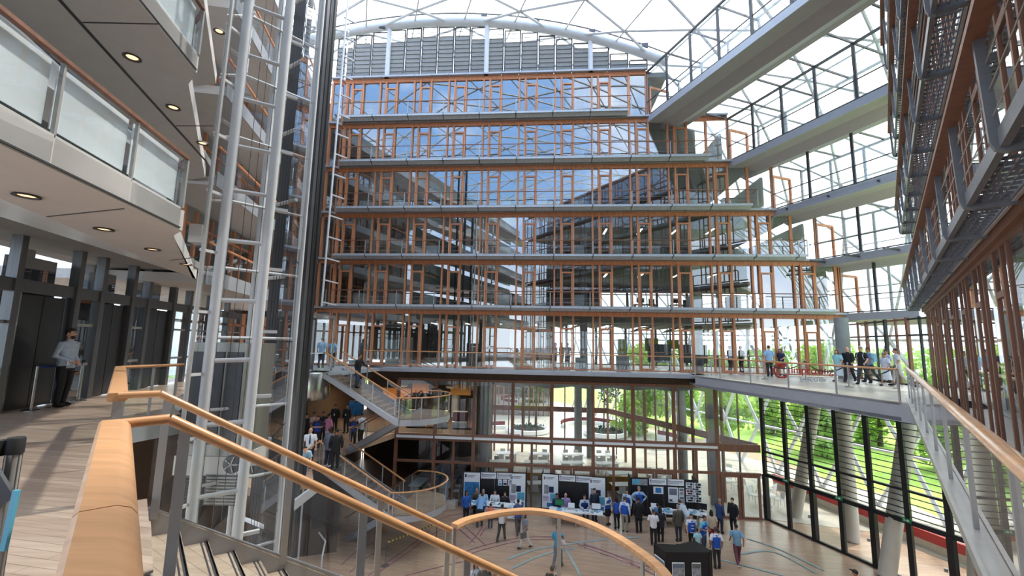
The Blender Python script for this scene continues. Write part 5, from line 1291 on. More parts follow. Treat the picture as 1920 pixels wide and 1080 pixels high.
# exhibition on the hall floor
VT=dict
G3='visitors on the hall floor'
for px,py,f,ps,h,sk,hr,it,lab,hs in (
 (873,981,30,'stand',1.7,'m',H4,dict(shirt=(36,92,176),trousers=BLK),'woman in bright blue top standing at the left end of the first stand','hair_long'),
 (893,962,0,'sit',1.78,'l',H3,dict(jacket=(86,80,70),trousers=DK),'man in olive jacket seated behind the first stand table','hair_thin'),
 (905,965,0,'sit',1.8,'l',H3,dict(shirt=(164,206,232),trousers=NVY),'man with glasses in light blue shirt seated behind the first stand table','hair'),
 (927,966,0,'sit',1.8,'l',H1,dict(shirt=(232,236,240),lanyard=NVY,trousers=NVY),'man in white shirt with lanyard seated behind the first stand table','hair'),
 (946,967,0,'sit',1.7,'l',H4,dict(jacket=(38,36,34),trousers=BLK),'dark haired woman in black seated behind the first stand table','hair_long'),
 (899,988,170,'lean',1.78,'l',H2,dict(shirt=(122,164,208),trousers=(44,50,64)),'man in blue shirt bending over the first stand table, seen from behind','hair'),
 (919,993,180,'stand',1.32,'m',H4,dict(tee=(222,120,96),trousers=(70,72,92),shoe=WHT),'boy in orange shirt before the first stand','hair'),
 (940,1014,160,'walk',1.72,'m',H4,dict(tee=(226,226,226),trousers=(40,42,52)),'man in white top and dark trousers walking towards the first stand','hair'),
 (971,1002,190,'walk',1.72,'m',H4,dict(shirt=(60,70,110),vest=VST,trousers=(60,60,66)),'helper in blue vest walking before the first stand','hair'),
 (984,1029,-60,'walk',1.68,'m',H4,dict(tee=(128,130,138),trousers=(214,208,200),bag=(96,92,92)),'woman in grey top and cream trousers striding past the first stand','hair_long'),
 (1043,972,20,'sit',1.75,'m',H4,dict(jacket=(34,52,84),trousers=DK),'person in dark blue jacket seated at the left of the second stand','hair'),
 (1061,972,0,'sit',1.78,'l',H3,dict(shirt=(176,150,206),trousers=NVY),'man in lilac shirt seated behind the second stand table','hair_thin'),
 (1097,976,0,'sit',1.78,'l',H2,dict(shirt=(206,220,236),vest=(34,60,120),trousers=NVY),'man in white shirt and navy vest leaning on the second stand table','hair'),
 (1115,978,20,'stand',1.78,'l',H4,dict(jacket=(34,42,58),trousers=NVY),'tall man in dark jacket standing behind the second stand table','hair'),
 (1140,984,40,'fold',1.72,'m',H2,dict(shirt=(214,210,206),vest=VST,skirt=BLK),'woman in blue vest and black skirt by the right end of the second stand','hair_long'),
 (1157,992,190,'stand',1.66,'m',H4,dict(tee=(60,80,130),vest=VST,trousers=BLK),'woman in blue vest seen from behind between second and third stand','hair_long'),
 (1172,997,150,'stand',1.76,'l',H2,dict(shirt=(206,216,232),vest=VST,trousers=(150,138,120)),'helper in blue vest and beige trousers between the stands','hair'),
 (1176,979,-40,'stand',1.76,'l',H4,dict(shirt=(206,220,236),vest=(40,84,160),trousers=NVY),'helper in white shirt and blue vest looking over the group between the stands','hair'),
 (1198,999,180,'stand',1.8,'m',H4,dict(jacket=(20,20,22),trousers=BLK),'man in black suit seen from behind before the third stand','hair'),
 (1199,975,0,'hips',1.82,'l',H3,dict(shirt=(176,204,230),vest=(30,88,190),trousers=NVY),'man in blue vest with hands on hips behind the third stand table','hair'),
 (1226,1022,170,'fold',1.68,'m',H2,dict(tee=(226,222,220),trousers=BLK),'woman in white top and black trousers before the third stand','hair'),
 (1239,1016,160,'fold',1.68,'m',H4,dict(jacket=(36,38,48),trousers=(28,28,34)),'woman with long black hair in dark jacket before the third stand','hair_long'),
 (1234,1000,120,'stand',1.5,'m',H4,dict(tee=(70,128,180),trousers=(150,150,160)),'boy in blue tee at the corner of the third stand table','hair'),
 (1273,1015,185,'stand',1.76,'l',H3,dict(jacket=(82,78,68),trousers=(54,54,58)),'man in olive suit seen from behind before the third stand','hair'),
 (1290,1000,-150,'lean',1.74,'l',H2,dict(shirt=(206,216,226),trousers=(190,188,184)),'man in white shirt bending over the third stand table','hair'),
 (1298,1031,0,'stand',1.66,'l',H2,dict(tee=(226,226,228),vest=VST,trousers=BLK,emblem=WHT),'woman in blue vest facing the viewer near the black kiosk','hair'),
 (1320,1036,30,'phone',1.72,'m',H4,dict(tee=(110,190,220),vest=VST,trousers=(70,84,110),emblem=WHT),'young man in turquoise tee and blue vest near the black kiosk','hair'),
 (1336,1022,170,'stand',1.66,'m',H4,dict(tee=(204,184,160),trousers=(140,36,56)),'woman in beige top and dark red trousers behind the helpers','hair_long'),
 (1350,1000,120,'reach',1.74,'m',H3,dict(jacket=(40,62,104),trousers=NVY),'person in blue jacket gesturing to the man in the dark suit','hair'),
 (1376,1000,-60,'stand',1.8,'l',H4,dict(shirt=(176,200,220),jacket=(22,24,30),trousers=(24,24,30)),'man in dark suit with open jacket standing right of the stands','hair'),
 (1345,1066,175,'stand',1.74,'m',H2,dict(tee=(226,226,226),vest=(34,84,176),trousers=(46,46,48)),'helper in white tee and blue vest seen from behind beside the kiosk','hair'),
 (1384,1059,170,'walk',1.74,'m',H4,dict(tee=(122,164,190),trousers=(112,62,74),shoe=WHT),'man in light blue shirt and maroon trousers walking alone at the right','hair'),
 (1309,1042,180,'stand',1.2,'m',H4,dict(tee=(170,220,232),trousers=JNS),'child in pale turquoise shirt behind the black kiosk','hair'),
 (1046,1064,150,'carry',1.76,'m',H4,dict(tee=(38,150,190),trousers=(96,100,112)),'father in turquoise shirt carrying a child across the hall','hair')):
    g(foot(px,py,GZ)+(V((0,.22,0)) if ps=='sit' else V((0,0,0))),f,ps,h,sk,hr,it,lab,G3,hs)
cp_=foot(1046,1064,GZ); 
g(cp_+V((.22,-.26,.72)),-60,'sit',.95,'m',H4,dict(tee=(206,196,196),trousers=(190,186,180)),'small child in white carried by the father in turquoise',None)
for px,py,f,it,lab,hs in ((892,1058,40,dict(shirt=(190,196,206),trousers=GRY,strap=BLK),'leftmost of three visitors at the bottom edge, in white shirt with shoulder strap','hair_long'),(909,1061,10,dict(tee=(58,52,52),trousers=DK),'middle of three visitors at the bottom edge, bearded in dark top','hair'),(928,1071,-30,dict(tee=(50,56,70),trousers=DK),'rightmost of three visitors at the bottom edge, in dark blue','hair'),(1035,1067,150,dict(jacket=(40,36,34),trousers=(176,170,160)),'dark haired person in brown jacket cut off at the bottom edge beside the father','hair'),(1604,1074,200,dict(tee=BLK,trousers=BLK),'person with black cap, only the head showing at the bottom right','cap')):
    g(head(px,py,GZ,1.68),f,'stand',1.68,'m',H4,it,lab,G3,hs)
# ================================================= exhibition stands
def laptop(label,group,mt='screen_dark'):
    t=thing('laptop',label,'laptop',(0,0,0),group=group)
    part(MB().box((0,0,.012),(.36,.25,.02)),'base','steel',t,world=False)
    s=part(MB().pbox((-.18,.12,.02),(.36,0,0),(0,.02,0),(0,.06,.24)),'screen','white',t,world=False); part(MB().quad((-.16,.13,.045),(.16,.13,.045),(.16,.18,.24),(-.16,.18,.24)),'display',mt,s,world=False)
    return t
def table(p,q,d,label):
    """white table from p to q (front edge, ground points), depth d away from the viewer"""
    p,q=V(p),V(q); a=(q-p).normalized(); b=V((-a.y,a.x,0)); L=(q-p).length
    t=thing('exhibition_table',label,'table',lerp(p,q,.5)+b*d/2)
    part(MB().pbox(p+UP*.72,a*L,b*d,UP*.035),'tabletop','white',t)
    for x in (.12,L/2,L-.12):
        for y in (.08,d-.08): part(MB().tube([p+a*x+b*y,p+a*x+b*y+UP*.72],.022,8),'leg','steel',t)
    return t,a,b,L
def back(p,q,n,h,label,wing=True):
    p,q=V(p),V(q); a=(q-p).normalized(); b=V((-a.y,a.x,0)); L=(q-p).length
    t=thing('display_wall',label,'display wall',lerp(p,q,.5),group='exhibition display walls')
    for i in range(n): part(MB().pbox(p+a*(L*i/n)+UP*.06,a*(L/n-.015),b*.04,UP*(h-.06)),'panel','black',t)
    for x in (0,L):
        part(MB().pbox(p+a*x,b*.9,a*.04,UP*h),'side_panel','black',t); part(MB().bar(p+a*x,p+a*x+UP*h,.04,.05,a),'post','black',t)
    return t,a,b,L
pid=[0]
def poster(o,a,w,h,label,group,bits,base='paper'):
    """poster with printed blocks: bits = (x0,y0,x1,y1,material) in 0..1"""
    n=V((a.y,-a.x,0)); t=thing('poster',label,'poster',o+a*w/2,group=group)
    part(MB().pbox(o,a*w,n*.012,UP*h),'board',base,t)
    for x0,y0,x1,y1,m in bits: part(MB().pbox(o+a*(w*x0)+UP*(h*y0)+n*.012,a*(w*(x1-x0)),n*.003,UP*(h*(y1-y0))),'print',m,t)
    return t
def header(o,a,w,label,grp='title boards of the stands'):
    return poster(o,a,w,.34,label,grp,[(.03,.12,.13,.88,'lilac'),(.05,.55,.11,.8,'navy'),(.16,.62,.92,.72,'text_grey'),(.16,.44,.9,.52,'text_grey'),(.16,.26,.7,.34,'text_grey'),(.14,.08,.15,.92,'red')],'paper')
def bigposter(o,a,label,kind):
    if kind=='sea': b=[(.04,.03,.96,.72,'poster_blue'),(.55,.3,.9,.6,'poster_sky'),(.06,.86,.16,.95,'navy'),(.2,.9,.7,.92,'text_grey'),(.2,.86,.6,.88,'text_grey')]
    else: b=[(.12,.42,.4,.68,'poster_grey'),(.42,.46,.72,.64,'navy'),(.5,.2,.95,.44,'poster_sky'),(.05,.2,.4,.36,'lilac'),(.3,.03,.9,.16,'poster_blue'),(.1,.84,.2,.93,'text_grey'),(.25,.9,.75,.92,'text_grey'),(.25,.86,.65,.88,'text_grey'),(.08,.3,.42,.32,'text_grey')]
    return poster(o,a,.95,1.9,label,'tall posters of the stands',b)
n1=lambda px,py: at(px,py,GZ)
S1a,S1b=n1(867,955),n1(986,958); S2a,S2b=n1(1015,958),n1(1137,968); S3a,S3b=n1(1184,968),n1(1309,974)
H=2.15
w1,a1,b1,L1=back(S1a,S1b,4,H,'black display wall of the first stand, left of the three')
w2,a2,b2,L2=back(S2a,S2b,4,H,'black display wall of the second stand, middle of the three')
w3,a3,b3,L3=back(S3a,S3b,4,H,'black display wall of the third stand, right of the three')
f1=V((a1.y,-a1.x,0))*.015
bigposter(S1a+a1*.04+UP*(GZ*0+.2)+V((a1.y,-a1.x,0))*.0,a1,'tall poster with blue sea picture at the left of the first stand','sea')
bigposter(S1a+a1*(L1-1.0)+UP*.2,a1,'tall poster with photo collage at the right of the first stand','c')
header(S1a+a1*1.05+UP*1.78,a1,.92,'white title board on the first stand, left of its two'); header(S1a+a1*2.02+UP*1.78,a1,.9,'white title board on the first stand, right of its two')
for i in range(3): poster(S1a+a1*(2.08+.3*i)+UP*1.4,a1,.24,.34,'small white sheet on the first stand wall, '+['left','middle','right'][i]+' of three','small sheets of the first stand',[(.1,.1,.9,.45,['poster_sky','navy','lilac'][i]),(.1,.6,.8,.66,'text_grey'),(.1,.75,.9,.8,'text_grey')])
bigposter(S2a+a2*.04+UP*.2,a2,'tall poster with photo collage at the left of the second stand','c'); bigposter(S2a+a2*(L2-1.0)+UP*.2,a2,'tall plain poster at the right of the second stand','p')
header(S2a+a2*1.05+UP*1.78,a2,.95,'white title board on the second stand, left of its two'); header(S2a+a2*2.05+UP*1.78,a2,.9,'white title board on the second stand, right of its two')
poster(S3a+a3*.08+UP*1.75,a3,.42,.32,'small turquoise sea picture at the top left of the third stand','pictures of the third stand',[(.02,.2,.98,.98,'poster_sky'),(.02,.02,.98,.2,'poster_grey')])
poster(S3a+a3*.52+UP*1.75,a3,.42,.32,'small grey photo at the top left of the third stand','pictures of the third stand',[(.02,.02,.98,.98,'poster_grey')])
poster(S3a+a3*.08+UP*.9,a3,.3,.4,'grey sheet low at the left of the third stand','pictures of the third stand',[(.1,.1,.9,.9,'poster_grey')])
header(S3a+a3*1.05+UP*1.8,a3,.98,'white title board on the third stand, left of its two'); header(S3a+a3*2.1+UP*1.8,a3,.92,'white title board on the third stand, right of its two')
poster(S3a+a3*1.28+UP*1.3,a3,.56,.4,'tilted white sheet with blue picture in the middle of the third stand','pictures of the third stand',[(.2,.15,.8,.85,'poster_blue')])
poster(S3a+a3*2.12+UP*.85,a3,.55,.85,'tall white text poster on the third stand','pictures of the third stand',[(.1,.5,.9,.92,'text_grey'),(.1,.12,.4,.22,'navy'),(.1,.04,.5,.1,'text_grey')])
for i in range(2): poster(S3a+a3*2.72+UP*(.82+.45*i),a3,.3,.42,'narrow white sheet beside the tall text poster, '+['lower','upper'][i]+' one','pictures of the third stand',[(.1,.55,.9,.9,'text_grey'),(.1,.1,.9,.45,'poster_grey')])
for i in range(2):
    for j in range(3): poster(S3a+a3*(3.13+.46*i)+UP*(.92+.38*j),a3,.42,.32,['lower','middle','upper'][j]+' sheet in the '+['left','right'][i]+' column of six at the end of the third stand','six sheets of the third stand',[(.1,.52,.45,.88,'poster_grey' if j!=1 or i else 'red'),(.52,.52,.9,.88,'navy'),(.2,.15,.85,.4,'screen_dark')])
# tables
t1,ta,tb,TL=table(n1(872,971),n1(975,980),.66,'long white table of the first stand, covered with papers')
t2,ua,ub,UL=table(n1(1029,985),n1(1131,994),.66,'long white table of the second stand, with monitors at both ends')
t3,va,vb,VL=table(n1(1222,988),n1(1277,993),.8,'white table of the third stand, with laptop and brochures')
t4,xa,xb,XL=table(n1(1290,990),n1(1326,997),.8,'short white table at the right end of the third stand, with dark monitor')
random.seed(5)
def clutter(p,a,b,L,n,lab,grp):
    p=V(p)
    for i in range(n):
        q=p+a*random.uniform(.15,L-.15)+b*random.uniform(.12,.52)+UP*.757; ang=random.uniform(-.6,.6)
        r=thing('paper_stack',lab,'papers',q,math.atan2(a.y,a.x)+ang,grp)
        h=random.choice((.01,.02,.05,.09))
        part(MB().box((0,0,h/2),(random.uniform(.18,.26),random.uniform(.24,.32),h)),'sheets',random.choice(('paper','paper','paper_blue','paper')),r,world=False)
        part(MB().box((random.uniform(-.03,.03),random.uniform(-.05,.05),h+.002),(.12,.1,.004)),'cover_print',random.choice(('navy','poster_grey','poster_blue','text_grey')),r,world=False)
clutter(n1(872,971),ta,tb,TL,26,'white paper or brochure pile on the first stand table','papers on the first stand table')
clutter(n1(1029,985),ua,ub,UL,24,'white paper or brochure pile on the second stand table','papers on the second stand table')
clutter(n1(1222,988),va,vb,VL,26,'white or blue brochure pile on the third stand table','papers on the third stand table')
clutter(n1(1290,990),xa,xb,XL,6,'brochure pile beside the dark monitor on the short table','papers on the short table')
def putm(o,p,a,x,b,y): o.location=V(p)+a*x+b*y+UP*.757; o.rotation_euler=(0,0,math.atan2(a.y,a.x)); return o
putm(monitor('monitor with green landscape picture on the left end of the second stand table','monitors on the stands','green'),n1(1029,985),ua,.55,ub,.55)
putm(monitor('monitor with white page at the right end of the second stand table','monitors on the stands','paper'),n1(1029,985),ua,UL-.35,ub,.4)
putm(monitor('black monitor on the short table at the end of the third stand','monitors on the stands'),n1(1290,990),xa,.7,xb,.6)
putm(laptop('open laptop with white page on the third stand table','laptops on the stands','paper'),n1(1222,988),va,.25,vb,.5)
putm(laptop('dark laptop at the left end of the first stand table','laptops on the stands'),n1(872,971),ta,.75,tb,.6)
putm(laptop('pale laptop in the middle right of the first stand table','laptops on the stands','paper'),n1(872,971),ta,2.95,tb,.35)
putm(laptop('open laptop beside the green monitor on the second stand table','laptops on the stands'),n1(1029,985),ua,1.2,ub,.5)
for i in range(4): poster(lerp(n1(908,975),n1(966,980),i/3.4)+UP*.2,ta,.5,.48,'white sheet hanging from the front of the first stand table, '+['first','second','third','last'][i]+' from the left','sheets on the first table front',[(.15,.3,.85,.8,'poster_grey'),(.1,.1,.6,.18,'text_grey')])
# chairs behind the tables for the seated people
def shell_chair(label,group):
    t=thing('visitor_chair',label,'chair',(0,0,0),group=group)
    part(MB().box((0,0,.45),(.44,.44,.03)),'seat','white',t,world=False); part(MB().pbox((-.21,.2,.48),(.42,0,0),(0,.02,0),(0,.06,.38)),'backrest','white',t,world=False)
    for sx_ in (-1,1):
        for sy_ in (-1,1): part(MB().tube([(sx_*.18,sy_*.18,.44),(sx_*.22,sy_*.22,0)],.013,6),'leg','steel',t,world=False)
    return t
ch=None
for px,py in ((893,962),(905,965),(927,966),(946,967),(1043,972),(1061,972),(1097,976)):
    l=n1(px,py)+V((0,.24,0))
    if ch is None: ch=shell_chair('white chair behind the stand tables, mostly hidden by a seated person','chairs behind the stand tables'); ch.location=l
    else: copy_tree(ch,l)
# black kiosk in the right foreground of the hall
kc=n1(1284,1075); kx=V((1,0,0)); 
kp=[at(1227,1019,GZ+2.0),at(1248,1035,GZ+2.0),at(1330,1036,GZ+2.0),at(1333,1032,GZ+2.0),at(1302,1013,GZ+2.0),at(1270,1021,GZ+2.0)]
kp=[V((p.x,p.y,0)) for p in kp]
t=thing('display_kiosk','black folding display kiosk with white posters near the bottom of the hall','display kiosk',V((kp[2].x-.5,kp[2].y,GZ)))
part(MB().prism([p+UP*(GZ+.05) for p in kp],UP*1.95),'panel_body','black',t)
for p in kp: part(MB().bar(p+UP*GZ,p+UP*(GZ+2.02),.05,.05,V((1,0,0))),'post','black',t)
def kposter(p,q,lab,mt):
    p,q=V(p),V(q); a=(q-p).normalized(); n=V((a.y,-a.x,0)); w=(q-p).length
    poster(p+n*.035+UP*(GZ+.35),a,w,1.3,lab,'posters of the black kiosk',[(.03,.6,.97,.97,'poster_grey'),(.03,.85,.97,.97,mt),(.05,.52,.3,.58,'navy'),(.08,.42,.9,.44,'text_grey'),(.08,.36,.85,.38,'text_grey'),(.1,.12,.45,.28,'poster_sky'),(.08,.3,.8,.32,'text_grey')])
kd=(kp[2]-kp[1])
kposter(kp[1]+kd*.13,kp[1]+kd*.41,'white poster with aircraft photo on the kiosk front, left of two','paper_blue'); kposter(kp[1]+kd*.58,kp[1]+kd*.78,'white poster with grey group photo on the kiosk front, right of two','poster_grey')
kposter(kp[0]+(kp[1]-kp[0])*.08,kp[0]+(kp[1]-kp[0])*.95,'pale poster on the narrow left side of the kiosk','paper_blue')
# ================================================= stanchions, tape, letters, cases
def stanchion(loc,label,group,h=.95,mt='brushed',r=.03,base=.16):
    t=thing('stanchion',label,'stanchion',loc,group=group); c=V(loc)
    part(MB().lathe(c,[(base,0),(base,.012),(base*.8,.03),(r,.045)],22),'base',mt,t,True)
    part(MB().tube([c+UP*.03,c+UP*h],r,12),'pole',mt,t,True)
    part(MB().lathe(c+UP*h,[(r,0),(r*1.25,.0),(r*1.25,.06),(r*.9,.075)],14),'cap','black' if r>.025 else mt,t,True)
    return t
s1=at(57,770,0); s2=at(146,752,0)
stanchion(s1,'steel belt stanchion left of the guard','lobby stanchions'); stanchion(s2,'steel belt stanchion right of the guard','lobby stanchions')
solo(MB().pbox(s1+UP*.9,s2-s1,UP*.055,V((.003,0,0))),'barrier_belt','blue_belt','blue belt between the two stanchions behind the guard','barrier belt')
s0=at(30,826,1.0); s0=V((s0.x,s0.y,0))
t=thing('stanchion','grey steel stanchion with black head in the bottom left corner','stanchion',s0)
pr=MB().tube([s0+UP*.03,s0+UP*.93],.036,16); part(pr,'pole','steel',t,True); part(MB().lathe(s0,[(.18,0),(.18,.015),(.1,.035),(.036,.05)],24),'base','steel',t,True)
for k in range(8): a=k*.785; part(MB().tube([s0+V((math.cos(a)*.036,math.sin(a)*.036,.05)),s0+V((math.cos(a)*.036,math.sin(a)*.036,.92))],.004,5),'groove','lift_steel',t)
part(MB().lathe(s0+UP*.92,[(.034,0),(.044,.005),(.044,.09),(.038,.1)],18).box(s0+UP*.965+V((-.045,-.03,0)),(.05,.06,.09)),'belt_head','rubber',t,True)
solo(MB().pbox(s0+V((-.05,-.04,.945)),V((-1.6,-.6,0)),UP*.05,V((0,.003,0))),'barrier_belt','blue_belt','blue belt leaving the corner stanchion to the left','barrier belt')
p=at(-10,990,.55); t=thing('info_stand','tilted board with blue edge at the lower left picture border','info board',V((p.x,p.y,0)))
part(MB().pbox(p+V((-.3,0,-.1)),V((.36,.02,.26)),V((0,.02,0)),V((-.3,0,.36))),'board','screen_dark',t); part(MB().bar(p+V((.07,0,-.12)),p+V((.07,.02,.2)),.03,.02),'edge','poster_sky',t); part(MB().bar(V((p.x-.1,p.y,0)),p-UP*.05,.04,.04,V((1,0,0))),'post','steel',t)
hs=[((717,962),'stanchion of the hall barrier under the far stair'),((912,825),''),((1090,1003),'')]
for px,py,lab in ((625,965,'slim hall stanchion under the lower stair landing'),(677,1015,'slim hall stanchion at the middle of the tape barrier'),(722,1061,'slim hall stanchion at the near end of the striped tape'),(818,1020,'slim hall stanchion at the far end of the striped tape'),(810,977,'slim hall stanchion beside the lower stair landing')):
    stanchion(n1(px,py),lab,'hall stanchions',.95,'dark_steel',.018,.17)
a,b=n1(722,1061)+UP*.92,n1(818,1020)+UP*.92
tp=MB(); tp2=MB()
for i in range(30): (tp if i%2 else tp2).pbox(lerp(a,b,i/30),(b-a)/30,UP*.06,V((.004,0,0)))
t=thing('warning_tape','yellow and black striped tape between two hall stanchions','tape',lerp(a,b,.5)); part(tp,'yellow_band','yellow',t); part(tp2,'black_band','black',t)
rc=[]
qs=[(1434,711),(1511,712),(1592,726),(1683,729)]
for i,(px,py) in enumerate(qs):
    c=at(px,py,0); c=c if c.y<24 else at(px,py+3,0); rc.append(c)
    stanchion(c,['farthest steel rope post on the bridge','second steel rope post on the bridge, amid the red letters','third steel rope post on the bridge, between the walkers','nearest steel rope post on the bridge, by the railing corner'][i],'bridge rope posts',1.0,'brushed',.025,.17)
for i in range(3):
    p,q=rc[i]+UP*.97,rc[i+1]+UP*.97; pts=[lerp(p,q,j/12)-UP*(.42*4*(j/12)*(1-j/12)) for j in range(13)]
    solo(MB().tube(pts,.028,8),'barrier_rope','black','black sagging rope on the bridge, '+['farthest','middle','nearest'][i]+' of three','rope','bridge ropes',smooth=True)
def text(name,s,loc,size,m,label,rz,ext=.02):
    cu=bpy.data.curves.new(name,'FONT'); cu.body=s; cu.size=size; cu.extrude=ext; cu.materials.append(M_[m])
    o0=bpy.data.objects.new(name,cu); COL.objects.link(o0); me=bpy.data.meshes.new_from_object(o0.evaluated_get(bpy.context.evaluated_depsgraph_get())); bpy.data.objects.remove(o0)
    o=bpy.data.objects.new(name,me); COL.objects.link(o); o.location=loc; o.rotation_euler=(rad(90),0,rz); return tag(o,label,'letters')
lr=math.atan2(-eb.x*-1,1)
l0_=at(1484,712,0); 
text('standing_letters','improving lives',l0_+UP*.34,.52,'red','red standing letters on the bridge reading improving lives',rad(-6))
text('standing_letters','together',at(1500,716,0)+UP*.02,.36,'galv','grey standing letters on the bridge reading together, under the red ones',rad(-6))
c=at(1466,709,0)+UP*.42; t_=[c+V((math.cos(k*.314)*.4,0,math.sin(k*.314)*.4)) for k in range(20)]
solo(MB().tube(t_,.06,8,True),'standing_ring','red','red ring standing on the bridge floor left of the red letters','sign',smooth=True)
# floor marking tape
def tape(pts,w,m,lab):
    pts=[n1(*q)+UP*.016 for q in pts]; mb=MB(); N=len(pts)
    sm=[]
    for i in range(N-1):
        p0,p1,p2,p3=pts[max(i-1,0)],pts[i],pts[i+1],pts[min(i+2,N-1)]
        for j in range(6):
            t=j/6; sm.append(.5*((2*p1)+(p2-p0)*t+(2*p0-5*p1+4*p2-p3)*t*t+(3*p1-p0-3*p2+p3)*t*t*t))
    sm.append(pts[-1]); mb.rail(sm,[(-w/2,0),(w/2,0),(w/2,.002),(-w/2,.002)])
    s=struct(mb,'floor_marking',m); s['label']=lab; return s
PK='thin pink line taped on the hall floor'; TL_='broad pale teal line taped on the hall floor'
for q in (((855,1048),(900,1033),(950,1020),(990,1013),(1040,1013),(1090,1022),(1150,1040),(1230,1080)),((855,1040),(905,1024),(955,1012),(1000,1007),(1045,1007)),((1085,1023),(1150,1046),(1200,1066),(1235,1082)),((1095,1020),(1160,1043),(1240,1072)),
          ((853,985),(890,1018)),((866,983),(912,1024)),((700,1080),(760,1040),(815,1000),(850,985)),((690,1080),(750,1038),(806,996)),((800,975),(830,960),(880,955)),((806,985),(840,968),(880,962)),((760,1080),(830,1062),(900,1046)),((640,1060),(668,1035),(700,1018)),((655,1075),(690,1045),(730,1025)),((905,988),(893,1005),(880,1020)),((912,988),(900,1006))):
    tape(q,.05,'tape_pink',PK)
for q in (((950,1050),(1000,1032),(1060,1022),(1130,1012),(1200,1008)),((960,1066),(1020,1040),(1080,1028)),((1060,1030),(1075,1055),(1088,1080)),((1385,1040),(1450,1035),(1530,1075)),((1400,1010),(1460,1030),(1545,1070)),((1350,1050),(1400,1062),(1470,1080))):
    tape(q,.12,'tape_teal',TL_)
# ================================================= hall furniture behind the glass
random.seed(21)
def long_table(label,group):
    t=thing('hall_table',label,'table',(0,0,0),group=group)
    part(MB().box((0,0,.74),(1.8,.8,.03)),'tabletop','white',t,world=False)
    for sx_ in (-1,1): part(MB().box((sx_*.75,0,.37),(.05,.6,.72)),'leg','steel',t,world=False)
    return t
lt=lc_=None
for i in range(5):
    for j in range(4):
        x=-.6+i*2.75+(j%2)*.4; y=29.6+j*2.5
        if x>12.6-(y-28)*.35: continue
        rz=.1
        if lt is None:
            lt=long_table('white table in the hall behind the exhibition','hall tables'); lt.location=(x,y,GZ); lc_=shell_chair('white shell chair at a table in the hall behind the exhibition','hall chairs'); lc_.location=(x-.4,y-.7,GZ); lc_.rotation_euler=(0,0,3.1)
        else:
            copy_tree(lt,V((x,y,GZ)),rz); copy_tree(lc_,V((x-.4,y-.72,GZ)),3.14+random.uniform(-.3,.3))
        for dx,dy,r in ((.45,-.72,3.14),(-.4,.72,0),(.45,.7,0)): copy_tree(lc_,V((x+dx,y+dy,GZ)),r+random.uniform(-.3,.3))
for i,(x,y) in enumerate(((16.2,28.2),(17.3,30.8),(14.9,31.0),(16.4,33.6))):
    t=thing('round_table','round white table with ring foot behind the right hall doors, '+['nearest','second','third','farthest'][i]+' of four','table',(x,y,GZ)); c=V((x,y,GZ))
    part(MB().lathe(c+UP*.72,[(.5,0),(.52,.015),(.5,.03)],24),'tabletop','white',t,True); part(MB().tube([c+UP*.02,c+UP*.72],.03,8),'column','steel',t,True); part(MB().tube([c+V((math.cos(k*.4)*.3,math.sin(k*.4)*.3,.02)) for k in range(16)],.02,6,True),'foot_ring','steel',t,True)
    for k in range(3): a=k*2.1+i; copy_tree(lc_,c+V((math.cos(a)*.8,math.sin(a)*.8,0)),a+math.pi/2+math.pi,label='white shell chair at a round table behind the right hall doors',group='chairs at the round tables')
solo(MB().pbox(V((-.9,31.1,GZ)),V((10.3,-.8,0)),V((0,.12,0)),UP*.95),'counter','ochre','long ochre counter front in the hall behind the stands','counter')
# dark tables left of the stands
for i in range(2):
    for j in range(2):
        copy_tree(lt,Fp(-21.4+i*1.9+.3,-1.6-j*2.2,GZ),RZ+1.5,label='white table in the dark room left of the stands',group='tables in the dark room'); 
        for q in (-.5,.5): copy_tree(lc_,Fp(-21.4+i*1.9+.95,-1.6-j*2.2+q,GZ),-1.5,label='white shell chair in the dark room left of the stands',group='chairs in the dark room')
# cardboard boxes and striped posts left of first stand
for i,(px,py) in enumerate(((845,945),(852,948),(848,952),(838,947))):
    c=n1(px,py); solo(MB().box(c+UP*.16,(.42,.36,.3)),'cardboard_box','concrete_pale','small brown box on the floor left of the first stand, '+['rear','middle','front','leftmost'][i]+' of four','box','boxes left of the first stand')
# lounge furniture: seats and a blue screen
for i,(px,py,w_) in enumerate(((862,800,1.0),(826,800,1.0),(780,805,1.3))):
    r=ray(px,py); q=V((0,0,EYE))+r*((P0-nF*2.2-V((0,0,EYE))).dot(nF)/r.dot(nF)); q=V((q.x,q.y,-4.1))
    t=thing('lounge_seat',['cream and maroon lounge seat nearest the pale column','cream and maroon lounge seat behind the stair rail end','low lounge seat behind the curved stair landing'][i],'seat',q,group='lounge seats')
    part(MB().box(q+UP*.24,(w_,.6,.4)),'base','panel_white',t); part(MB().box(q+V((0,.25,.7)),(w_,.14,.6)),'backrest','maroon',t); part(MB().box(q+V((0,.25,1.03)),(w_,.16,.07)),'trim','panel_white',t)
q=aty(667,765,29); t=thing('display_screen','blue display screen behind the landing crowd','screen',q); part(MB().box(q,(.95,.08,.95)),'housing','black',t); part(MB().box(q-V((0,.045,0)),(.88,.01,.86)),'display','poster_blue',t); part(MB().bar(V((q.x,q.y,-4.1)),q-UP*.4,.08,.08,V((1,0,0))),'stand','black',t)
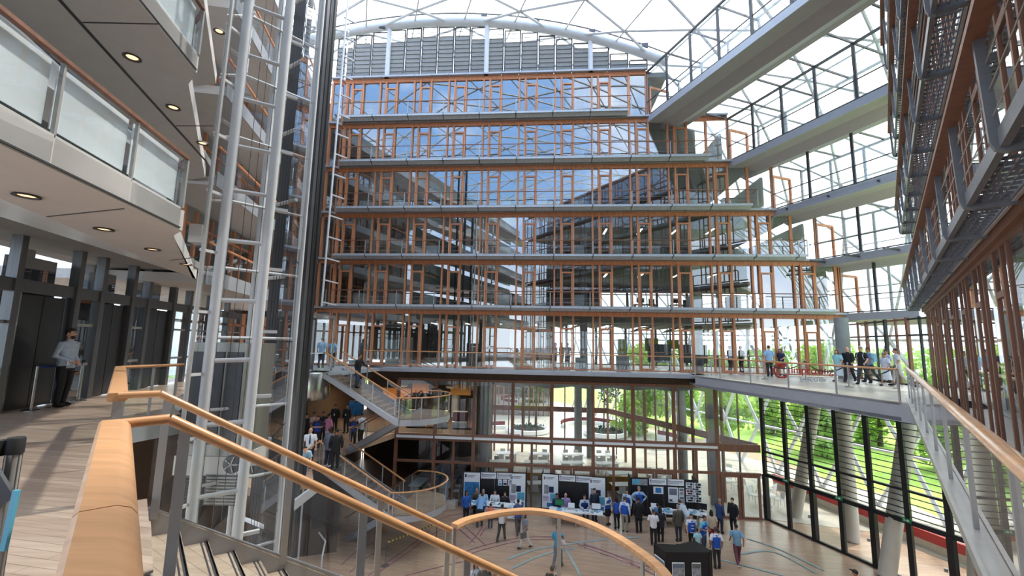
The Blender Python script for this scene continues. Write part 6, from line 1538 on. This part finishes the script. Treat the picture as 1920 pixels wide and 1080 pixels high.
# rooms behind the gallery level glass: boards, pictures, cases
def fpx(px,o,z): 
    r=ray(px,655); q=V((0,0,EYE))+r*((P0+nF*o-V((0,0,EYE))).dot(nF)/r.dot(nF)); return V((q.x,q.y,z))
for i,(px,w_) in enumerate(((1236,1.5),(1284,.8),(1314,.8))):
    c=fpx(px,-1.8,0); t=thing('pin_board',['wide grey pin board on wheels behind the gallery level glass','narrow grey pin board on wheels next to the wide one','narrow grey pin board nearest the concrete column'][i],'pin board',c,group='grey pin boards')
    part(MB().box(c+UP*1.15,(w_,.05,1.2),dF),'board','greywall',t)
    for s in (-1,1): part(MB().bar(c+dF*(s*w_*.42),c+dF*(s*w_*.42)+UP*1.75,.05,.05,dF).bar(c+dF*(s*w_*.42)-nF*.3+UP*.05,c+dF*(s*w_*.42)+nF*.3+UP*.05,.05,.05),'leg','black',t)
for i,(px,o,z,w_,h,m) in enumerate(((1167,-2.2,1.5,.6,1.1,'lime'),(1222,-3.5,1.7,.9,.9,'lime'),(1262,-3.5,1.75,.8,.6,'lime'))):
    c=fpx(px,o,z); t=thing('framed_picture',['yellow green picture in a frame beside the concrete column','yellow green board left of the wide pin board','yellow green board above the wide pin board'][i],'picture',c); part(MB().box(c,(w_,.04,h),dF),'frame','cabinet',t); part(MB().box(c+nF*.025,(w_*.86,.01,h*.88),dF),'print',m,t)
for i,(px,h) in enumerate(((668,1.9),(736,1.7),(762,1.9),(1167,.95),(1090,.8))):
    c=fpx(px,-.9,0); t=thing('tall_cabinet',['tall pale cabinet behind the glass at the stair head','pale cabinet second behind the walkway railing','tall pale cabinet third behind the walkway railing','low pale cabinet under the yellow green picture','low pale cabinet behind the middle gallery glass'][i],'cabinet',c,group='pale cabinets on the gallery level')
    part(MB().box(c+UP*h/2,(.75,.45,h),dF),'body','cabinet',t); part(MB().box(c+UP*h/2+nF*.23,(.36,.015,h*.94),dF),'door','cabinet',t)
for i,px in enumerate((846,917,998)):
    c=fpx(px,.1,1.35); solo(MB().box(c,(.16,.01,.24),dF),'door_notice','paper','white notice on a glazed timber door of the gallery level, '+['left','middle','right'][i]+' of three','notice','door notices')
